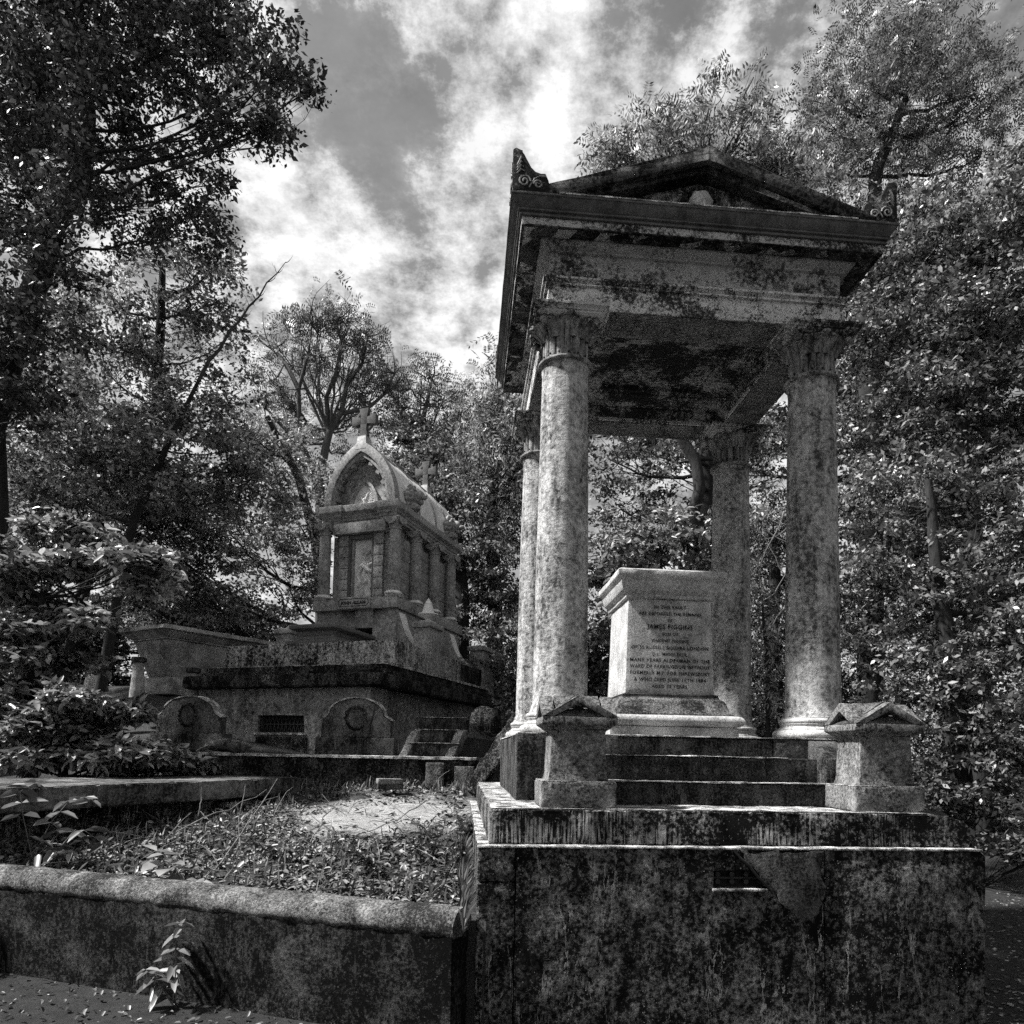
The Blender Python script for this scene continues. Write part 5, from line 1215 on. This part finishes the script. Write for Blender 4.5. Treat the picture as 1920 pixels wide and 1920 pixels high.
tree('yew_tree', 'very dark dense tree between the rear and front right columns', [(T(1450, 13.5, 0), .2), (px(1450, 1200, 13.5), .15), (px(1450, 1000, 13.5), .08)],
     [B3(1450, 980, 13.5, 56, 1), B3(1450, 1080, 13.5, 60, 1), B3(1455, 1200, 13.5, 66, 1), B3(1450, 1310, 13.5, 66, 1), B3(1540, 1150, 13.8, 60, 1), B3(1540, 1300, 13.8, 60, 1)],
     dens=1.6, leaf=.055, mat='leaf_dark', seed=27, clump=.22, lpc=40)
m = MB(); q0 = px(1400, 1000, 12.6)
for (a, b_) in (((1482, 1020), (1405, 960)), ((1482, 980), (1410, 1010)), ((1480, 1060), (1410, 1130)), ((1480, 1090), (1430, 1000)), ((1478, 1120), (1412, 1190)), ((1470, 960), (1408, 1080))):
    m.tube(curve_pts(px(a[0], a[1], 12.6)-q0, px(b_[0], b_[1], 12.7)-q0, 7, .15, .1), [.012, .012, .011, .010, .008, .006, .004], 5)
o = m.build('hanging_twigs', MT['bark_pale'], None, loc=q0, smooth=60); tag(o, 'tangle of pale bare twigs hanging in front of the very dark tree', 'twigs')
tree('fern_sprays', 'pale drooping leaf sprays beside the foot of the rear right column', [(T(1440, 11, 0), .04), (px(1440, 1250, 11), .03), (px(1430, 1150, 11), .02)],
     [B3(1430, 1130, 11, 20), B3(1440, 1200, 11, 24), B3(1430, 1260, 11, 20), B3(1425, 960, 11.6, 18), B3(1440, 1310, 11, 22)], dens=1.1, leaf=.08, kind='compound', mat='leaf_bright', seed=28, clump=.16, lpc=30, cat='shrub', twigs=4)
tree('dark_bush', 'dark undergrowth seen low between the left columns and the pedestal tomb', [(T(1120, 12.5, 0), .07), (px(1120, 1250, 12.5), .05), (px(1120, 1200, 12.5), .02)],
     [B3(1120, 1220, 12.5, 50), B3(1120, 1300, 12, 50), B3(1000, 1300, 13, 50), B3(1060, 1250, 13, 60), B3(1000, 1200, 15, 50), B3(1300, 1200, 14, 60), B3(1420, 1360, 12, 40), B3(940, 1340, 11.5, 24)],
     dens=1.1, leaf=.08, mat='leaf_dark', seed=29, clump=.22, lpc=34, cat='bush', twigs=7)
# left side shrubs
tree('broadleaf_shrub', 'big shrub with pale drooping leaves at the left edge above the flat slab', [(T(60, 9.6, 0), .10), (px(60, 1300, 9.4), .08), (px(80, 1120, 9.2), .04)],
     sprays(5, 34, [(-40, 330, 960, 1240)], 9.3, 34, lambda x, y: y > 975+.34*max(0, x-100) and x < (290 if y < 1120 else 150)),
     dens=1.3, leaf=.10, mat='leaf_bright', gap=.06, seed=30, clump=.17, lpc=24, cat='shrub', twigs=6, shape=6, up=.9, limb=.6)
tree('arching_shrub', 'low shrub of bright arching leaf sprays in front of the half hidden headstone', [(T(120, 8.9, 0), .06), (px(120, 1380, 8.9), .05), (px(140, 1330, 8.9), .02)],
     sprays(6, 34, [(-40, 330, 1270, 1430)], 8.9, 32, lambda x, y: y > 1285+.33*max(0, x-90) and x < 300)+[B3(300, 1425, 9.3, 34, .5), B3(345, 1432, 9.6, 26, .5), B3(240, 1432, 9.1, 40, .4), B3(390, 1440, 9.9, 16, .5)],
     dens=1.7, leaf=.11, mat='leaf_bright', gap=.02, seed=31, clump=.15, lpc=22, cat='shrub', twigs=6, shape=6, wr=.42, up=1.0, limb=.6)
tree('dark_bush', 'dark bush behind the sarcophagus and its posts at the far left', [(T(300, 18, 0), .1), (px(300, 1200, 18), .08), (px(300, 1120, 18), .03)],
     [B3(180, 1190, 18, 60), B3(280, 1130, 18, 60), B3(380, 1150, 18, 60), B3(470, 1180, 18.5, 50), B3(160, 1270, 17.5, 60), B3(430, 1230, 18, 40), B3(60, 1200, 17, 80), B3(-20, 1300, 14, 80), B3(100, 1290, 14.5, 50)],
     dens=1.1, leaf=.10, mat='leaf_dark', seed=32, clump=.26, lpc=36, cat='bush')

d = 15.5
tree('woodland_tree', 'young leafy tree low down behind the left bushes and the flat slab', [(T(100, d, 0), .12), (px(130, 1200, d), .1), (px(180, 1050, d), .06)],
     [B3(60, 900, 14.5, 90), B3(180, 920, 15, 90), B3(300, 930, 15.5, 80), B3(40, 1020, 14, 80), B3(400, 960, 16, 70), B3(220, 860, 15, 80), B3(80, 700, 14.5, 90)],
     dens=.8, leaf=.095, mat='leaf_pale', gap=.05, seed=33, clump=.26, lpc=34, group='woodland trees behind the tombs')
d = 19.0
tree('woodland_tree', 'leafy tree far behind the front right column, its crown filling the gap below the pediment', [(T(1620, d, 0), .2), (px(1620, 1100, d), .16), (px(1620, 700, d), .1)],
     [B3(1600, 520, 19, 80), B3(1620, 680, 19, 90), B3(1640, 830, 19, 90), B3(1700, 600, 19, 90), B3(1800, 700, 19, 90), B3(1880, 850, 18, 90), B3(1760, 860, 19, 90), B3(1620, 980, 18, 80), B3(1750, 1010, 17, 90), B3(1880, 1050, 16, 90), B3(1640, 1130, 16, 80), B3(1800, 520, 19, 90), B3(1900, 640, 18, 90), B3(1460, 820, 19, 50), B3(1200, 800, 19, 60), B3(1100, 760, 20, 50), B3(1380, 1060, 19, 70), B3(1200, 1060, 19, 70)],
     dens=.75, leaf=.12, mat='leaf_mid', gap=.06, seed=34, clump=.30, lpc=34, group='woodland trees behind the tombs')
# far wood closing the view, uncountable; unseen rows around the camera added for shade
def far_wood():
    global rng; rng = np.random.default_rng(77); ch = []
    for (x0, x1, y0, y1, top, n) in ((-34, 34, 33, 44, 9.5, 2800), (-34, -13, 14, 33, 9.5, 1800), (14, 30, 10, 33, 10, 3600), (-13, 16, 27, 33, 5.0, 900), (-30, 30, -22, -9, 13, 1500), (-24, -12, -9, 14, 11, 1800), (14, 26, -9, 10, 11, 2600)):  # last three rows are out of view, added to cut low sky light
        C = np.stack([rng.uniform(x0, x1, n), rng.uniform(y0, y1, n), 1.0+top*rng.uniform(0, 1, n)], 1)
        hh = np.array([top*(.75+.45*noise.noise(Vector((c[0]*.16, c[1]*.16, 5)))) for c in C]); C = C[C[:, 2] < hh+1]
        rep = np.repeat(C, 34, 0)+rng.normal(size=(len(C)*34, 3))*.42; ch.append(leaf_arrays(rep, .19*rng.uniform(.6, 1.3, len(rep)), shape=4, wr=.6))
    o = mesh_from('far_woodland', ch, MT['leaf_dark']); tag(o, 'deep dark woodland closing the view behind all the tombs, plus unseen rows added around the camera for shade', 'woodland', kind='stuff')
far_wood()

# ---------------------------------------------------------------- litter, weeds and small plants
def litter():
    global rng; rng = np.random.default_rng(3); ch = []
    # on the terrace
    n = 26000; s = rng.uniform(-1.6, 5.5, n); dd_ = .15+5.6*rng.uniform(0, 1, n)**1.2
    P = []; 
    for a, b in zip(s, dd_):
        p = WALL_R+wdir*a+wn*b
        if p.x > -.36-.088*(p.y-4.4): continue
        k = ((p.x+1.55)/1.0)**2+((p.y-8.1)/1.2)**2+1.4*noise.noise(Vector((p.x*1.6, p.y*1.6, 7)))
        if k < .9 and random.random() < .80+.18*(k < .3): continue
        if noise.noise(Vector((p.x*2.2, p.y*2.2, 2))) < -.25 and random.random() < .7: continue
        P.append((p.x, p.y, terrace_h(p.x, p.y)+random.uniform(.004, .03)))
    P = np.array(P); ch.append(leaf_arrays(P, .055*rng.uniform(.4, 1.4, len(P)), up=1.6, wr=.55, shape=6, fold=.5, droop=.3))
    n = 5000; P = np.stack([rng.uniform(-5.5, 3.6, n), rng.uniform(3.2, 6.5, n), np.full(n, .02)], 1)
    P = np.array([p for p in P if (Vector((p[0], p[1]))-WALL_R).dot(wn) < -.02]); P[:, 2] = [.02*noise.noise(Vector((p[0]*.9, p[1]*.9, 1)))-.005 for p in P]
    fg = mesh_from('foreground_litter', [leaf_arrays(P, .040*rng.uniform(.4, 1.3, len(P)), up=1.6, wr=.55, shape=6, fold=.5)], MT['leaf_dark']); tag(fg, 'dark leaf scraps on the ground in front of the kerb wall', 'leaf litter', kind='stuff')
    o = mesh_from('leaf_litter', ch, MT['litter']); tag(o, 'dead leaves scattered over the ground between the graves', 'leaf litter', kind='stuff')
litter()
def gravel():
    global rng; rng = np.random.default_rng(4); n = 14000
    P = np.stack([rng.uniform(2.2, 7, n), 3.2+rng.uniform(0, 1, n)**1.3*8, np.zeros(n)], 1); P[:, 2] = [.02*noise.noise(Vector((p[0]*.9, p[1]*.9, 1)))-.018 for p in P]
    ch = leaf_arrays(P, .03*rng.uniform(.4, 1.4, n), up=2.0, wr=.9, shape=4, droop=0)
    o = mesh_from('gravel_chips', [ch], MT['litter']); tag(o, 'stony chips and leaf scraps on the path right of the monument', 'gravel', kind='stuff')
gravel()
def weeds():
    """low ivy and grass over the bank"""
    global rng; rng = np.random.default_rng(6); random.seed(6); P = []; Lf = []
    for _ in range(560):
        s = random.uniform(-1.3, 5.2); b = random.uniform(.1, 5.7); p = WALL_R+wdir*s+wn*b
        if p.x > -.36-.088*(p.y-4.4): continue
        if ((p.x+1.55)/1.15)**2+((p.y-8.1)/1.3)**2+1.2*noise.noise(Vector((p.x*1.3, p.y*1.3, 4))) < .8 and random.random() < .85: continue
        if noise.noise(Vector((p.x*.9, p.y*.9, 9))) < -.05: continue
        h = random.uniform(.03, .16); z = terrace_h(p.x, p.y)
        for k in range(16): P.append((p.x+random.gauss(0, .07), p.y+random.gauss(0, .07), z+random.uniform(.01, h)))
    P = np.array(P); a = leaf_arrays(P, .06*rng.uniform(.5, 1.3, len(P)), up=.8, shape=6)
    n = 2600; G = []
    for _ in range(n):
        s = random.uniform(-1.3, 4.5); b = random.uniform(.1, 5.7); p = WALL_R+wdir*s+wn*b; p.x = min(p.x, -.36-.088*(p.y-4.4))
        if ((p.x+1.55)/1.2)**2+((p.y-8.1)/1.5)**2 < 1: continue
        G.append((p.x, p.y, terrace_h(p.x, p.y)))
    G = np.array(G); n = len(G); dr = np.stack([rng.normal(size=n)*.3, rng.normal(size=n)*.3, np.ones(n)], 1); dr = norm(dr); sd = norm(np.cross(dr, rng.normal(size=(n, 3)))); l = rng.uniform(.05, .2, n)[:, None]
    V = np.stack([G-sd*.002, G+sd*.002, G+dr*l*.6+sd*.0016, G+dr*l+np.array([.02, 0, -.01])], 1).reshape(-1, 3)
    o = mesh_from('ground_weeds', [a, (V, np.arange(4*n).reshape(n, 4))], MT['leaf_mid']); tag(o, 'low ivy, weeds and thin grass on the bank between the graves', 'weeds', kind='stuff')
weeds()
def plant(name, lab, base, stems, mat, leaf, n, seed, wr=.5, lift=.4, kind='pair', cat='plant'):
    """stems = list of polylines (relative), leaves in pairs along each"""
    global rng; rng = np.random.default_rng(seed); random.seed(seed); t = thing(name, lab, cat, base); m = MB(); P = []; Dd = []; Ls = []
    for st_ in stems:
        st_ = [Vector(p) for p in st_]; m.tube(st_, [.005*(1-.7*i/(len(st_)-1)) for i in range(len(st_))], 5)
        for k in range(n):
            f = .18+.82*k/(n-1); q = f*(len(st_)-1); i = min(int(q), len(st_)-2); c = st_[i].lerp(st_[i+1], q-i); a = k*1.57+random.uniform(-.3, .3)
            for s in (0, math.pi):
                P.append(c); Dd.append((math.cos(a+s), math.sin(a+s), lift)); Ls.append(leaf*(.55+.6*math.sin(math.pi*min(1, f*.9)))*random.uniform(.8, 1.15))
    m.build('stem', MT['bark_pale'], t); P = np.array([tuple(p) for p in P]); Dd = np.array(Dd)*3
    mesh_from('leaves', [leaf_arrays(P, np.array(Ls), up=1.6, wr=wr, shape=6, dirs=Dd, droop=.35)], MT[mat], t); return t
b0 = px(325, 1858, 4.75); b0.z = 0
plant('nettle', 'single pale leaved nettle growing against the face of the kerb wall', b0, [[(0, 0, 0), (.01, 0, .2), (.0, 0, .38), (.03, .0, .50)], [(0, 0, 0), (-.08, 0, .12), (-.17, -.02, .22)]], 'leaf_bright', .125, 11, 41, wr=.36, lift=.12)
b0 = px(330, 1655, 5.35); b0.z = .62
plant('bramble', 'bramble with large pale leaves sprawling over the kerb coping', b0, [[(.12, -.05, .02), (.05, -.05, .08), (-.02, -.02, .15), (-.10, 0, .22)], [(.0, 0, 0), (-.08, .02, .14), (-.16, .03, .24)], [(.05, -.05, .0), (.16, -.12, .06), (.24, -.16, .05)]], 'leaf_bright', .17, 3, 42, wr=.75, lift=.1)
b0 = px(60, 1640, 6.0); b0.z = .68
plant('elder_sapling', 'leafy sapling sprays hanging in front of the flat slab at the left edge', b0, [[(0, 0, 0), (.15, -.05, .3), (.32, -.1, .48), (.5, -.12, .50)], [(0, 0, 0), (.22, -.05, .22), (.45, -.1, .26), (.62, -.12, .16)], [(0, 0, 0), (-.1, 0, .35), (-.1, -.05, .55), (.05, -.1, .62)], [(0, 0, 0), (.1, 0, .1), (.35, -.08, .08)]], 'leaf_mid', .16, 6, 43, wr=.42, lift=.1)
b0 = px(860, 1650, 5.6); b0.z = .72
plant('bank_weed', 'dark upright weed against the left side of the monument base', b0, [[(0, 0, 0), (-.05, 0, .2), (-.12, 0, .42)], [(0, .1, 0), (-.1, .1, .2), (-.22, .12, .36)], [(.02, 0, 0), (.0, .05, .25), (-.04, .05, .5)], [(-.2, .3, 0), (-.3, .3, .2), (-.36, .3, .34)]], 'leaf_mid', .085, 8, 44, wr=.45)
b0 = px(600, 1600, 6.2); b0.z = .70
plant('path_weed', 'thin dark weed at the near edge of the pale path', b0, [[(0, 0, 0), (.05, 0, .16), (.1, 0, .34)], [(0, 0, 0), (-.1, .05, .12), (-.25, .1, .22)], [(.1, 0, 0), (.2, 0, .14), (.34, 0, .2)]], 'leaf_mid', .07, 6, 45, wr=.45)
for (x_, y_, dd_, z0_, nm, lab, sd, sc_) in ((800, 1600, 6.0, .74, 'bank_weed', 'sprawling weed on the bank beside the dark upright weed', 46, 1.0), (700, 1640, 5.6, .68, 'bank_weed', 'low leafy weed in the middle of the bank close behind the coping', 47, .8),
                                       (520, 1600, 6.0, .70, 'bank_weed', 'small weed among the dead stems near the end of the flat slab', 48, .9), (890, 1560, 6.4, .80, 'bank_weed', 'weed climbing up the side of the monument base below the platform', 49, 1.3)):
    b0 = px(x_, y_, dd_); b0.z = z0_; random.seed(sd)
    plant(nm, lab, b0, [[(0, 0, 0), (random.uniform(-.1, .1)*sc_, 0, .12*sc_), (random.uniform(-.3, .1)*sc_, random.uniform(-.1, .1), random.uniform(.12, .34)*sc_)] for _ in range(5)], 'leaf_mid', .07, 7, sd, wr=.45)
# dead stems leaning over the bank
m = MB(); random.seed(9)
o0 = px(480, 1640, 5.6); o0.z = .66
for (a, b_, da, db) in (((395, 1640), (520, 1460), 5.7, 6.6), ((560, 1560), (300, 1670), 6.6, 5.4), ((372, 1530), (378, 1475), 6.6, 6.7), ((450, 1610), (460, 1470), 6.2, 6.5), ((330, 1560), (500, 1480), 6.2, 7.0), ((800, 1500), (660, 1570), 7.6, 6.6), ((340, 1630), (480, 1628), 5.3, 5.5), ((430, 1640), (540, 1655), 5.3, 5.4), ((620, 1520), (560, 1620), 7.0, 6.0)):
    m.tube(curve_pts(px(a[0], a[1], da)-o0, px(b_[0], b_[1], db)-o0, 8, .02, .04), [.006, .006, .0055, .005, .0045, .004, .003, .002], 5)
o = m.build('dead_stems', MT['bark_pale'], None, loc=o0, smooth=60); tag(o, 'thin dead stems leaning across the bank in front of the flat slab', 'twigs')
# twigs and dead stalks all over the bank
def twig_litter():
    random.seed(15); m = MB()
    for _ in range(420):
        s = random.uniform(-1.2, 5); b_ = random.uniform(.15, 5.8); p = WALL_R+wdir*s+wn*b_
        if p.x > -.4-.088*(p.y-4.4): continue
        z = terrace_h(p.x, p.y)+.012; a = random.uniform(0, 6.28); l = random.uniform(.08, .5); up = random.choice((0, 0, 0, .25, .6))
        m.tube(curve_pts((p.x, p.y, z), (p.x+l*math.cos(a), p.y+l*math.sin(a), z+l*up+.02), 5, -.05, .1), [.004, .004, .0035, .003, .0015], 4, caps=False)
    o = m.build('ground_twigs', MT['bark_pale'], None, smooth=60); tag(o, 'fallen twigs and dead stalks strewn over the bank', 'twigs', kind='stuff')
twig_litter()
# broken flakes of stone at the foot of the base
m = MB()
for (x, y, l, w_) in ((975, 1912, .16, .05), (1240, 1916, .25, .08), (1105, 1916, .08, .05)):
    p = px(x, y, 4.35); m.box(p.x-l/2, p.x+l/2, p.y-w_, p.y+w_, -.01, .045)
o = m.build('stone_flakes', MT['coping'], None, bevel=.006, weather=.01, cell=.03); tag(o, 'flat broken flakes of stone lying at the foot of the monument base', 'rubble', kind='stuff')
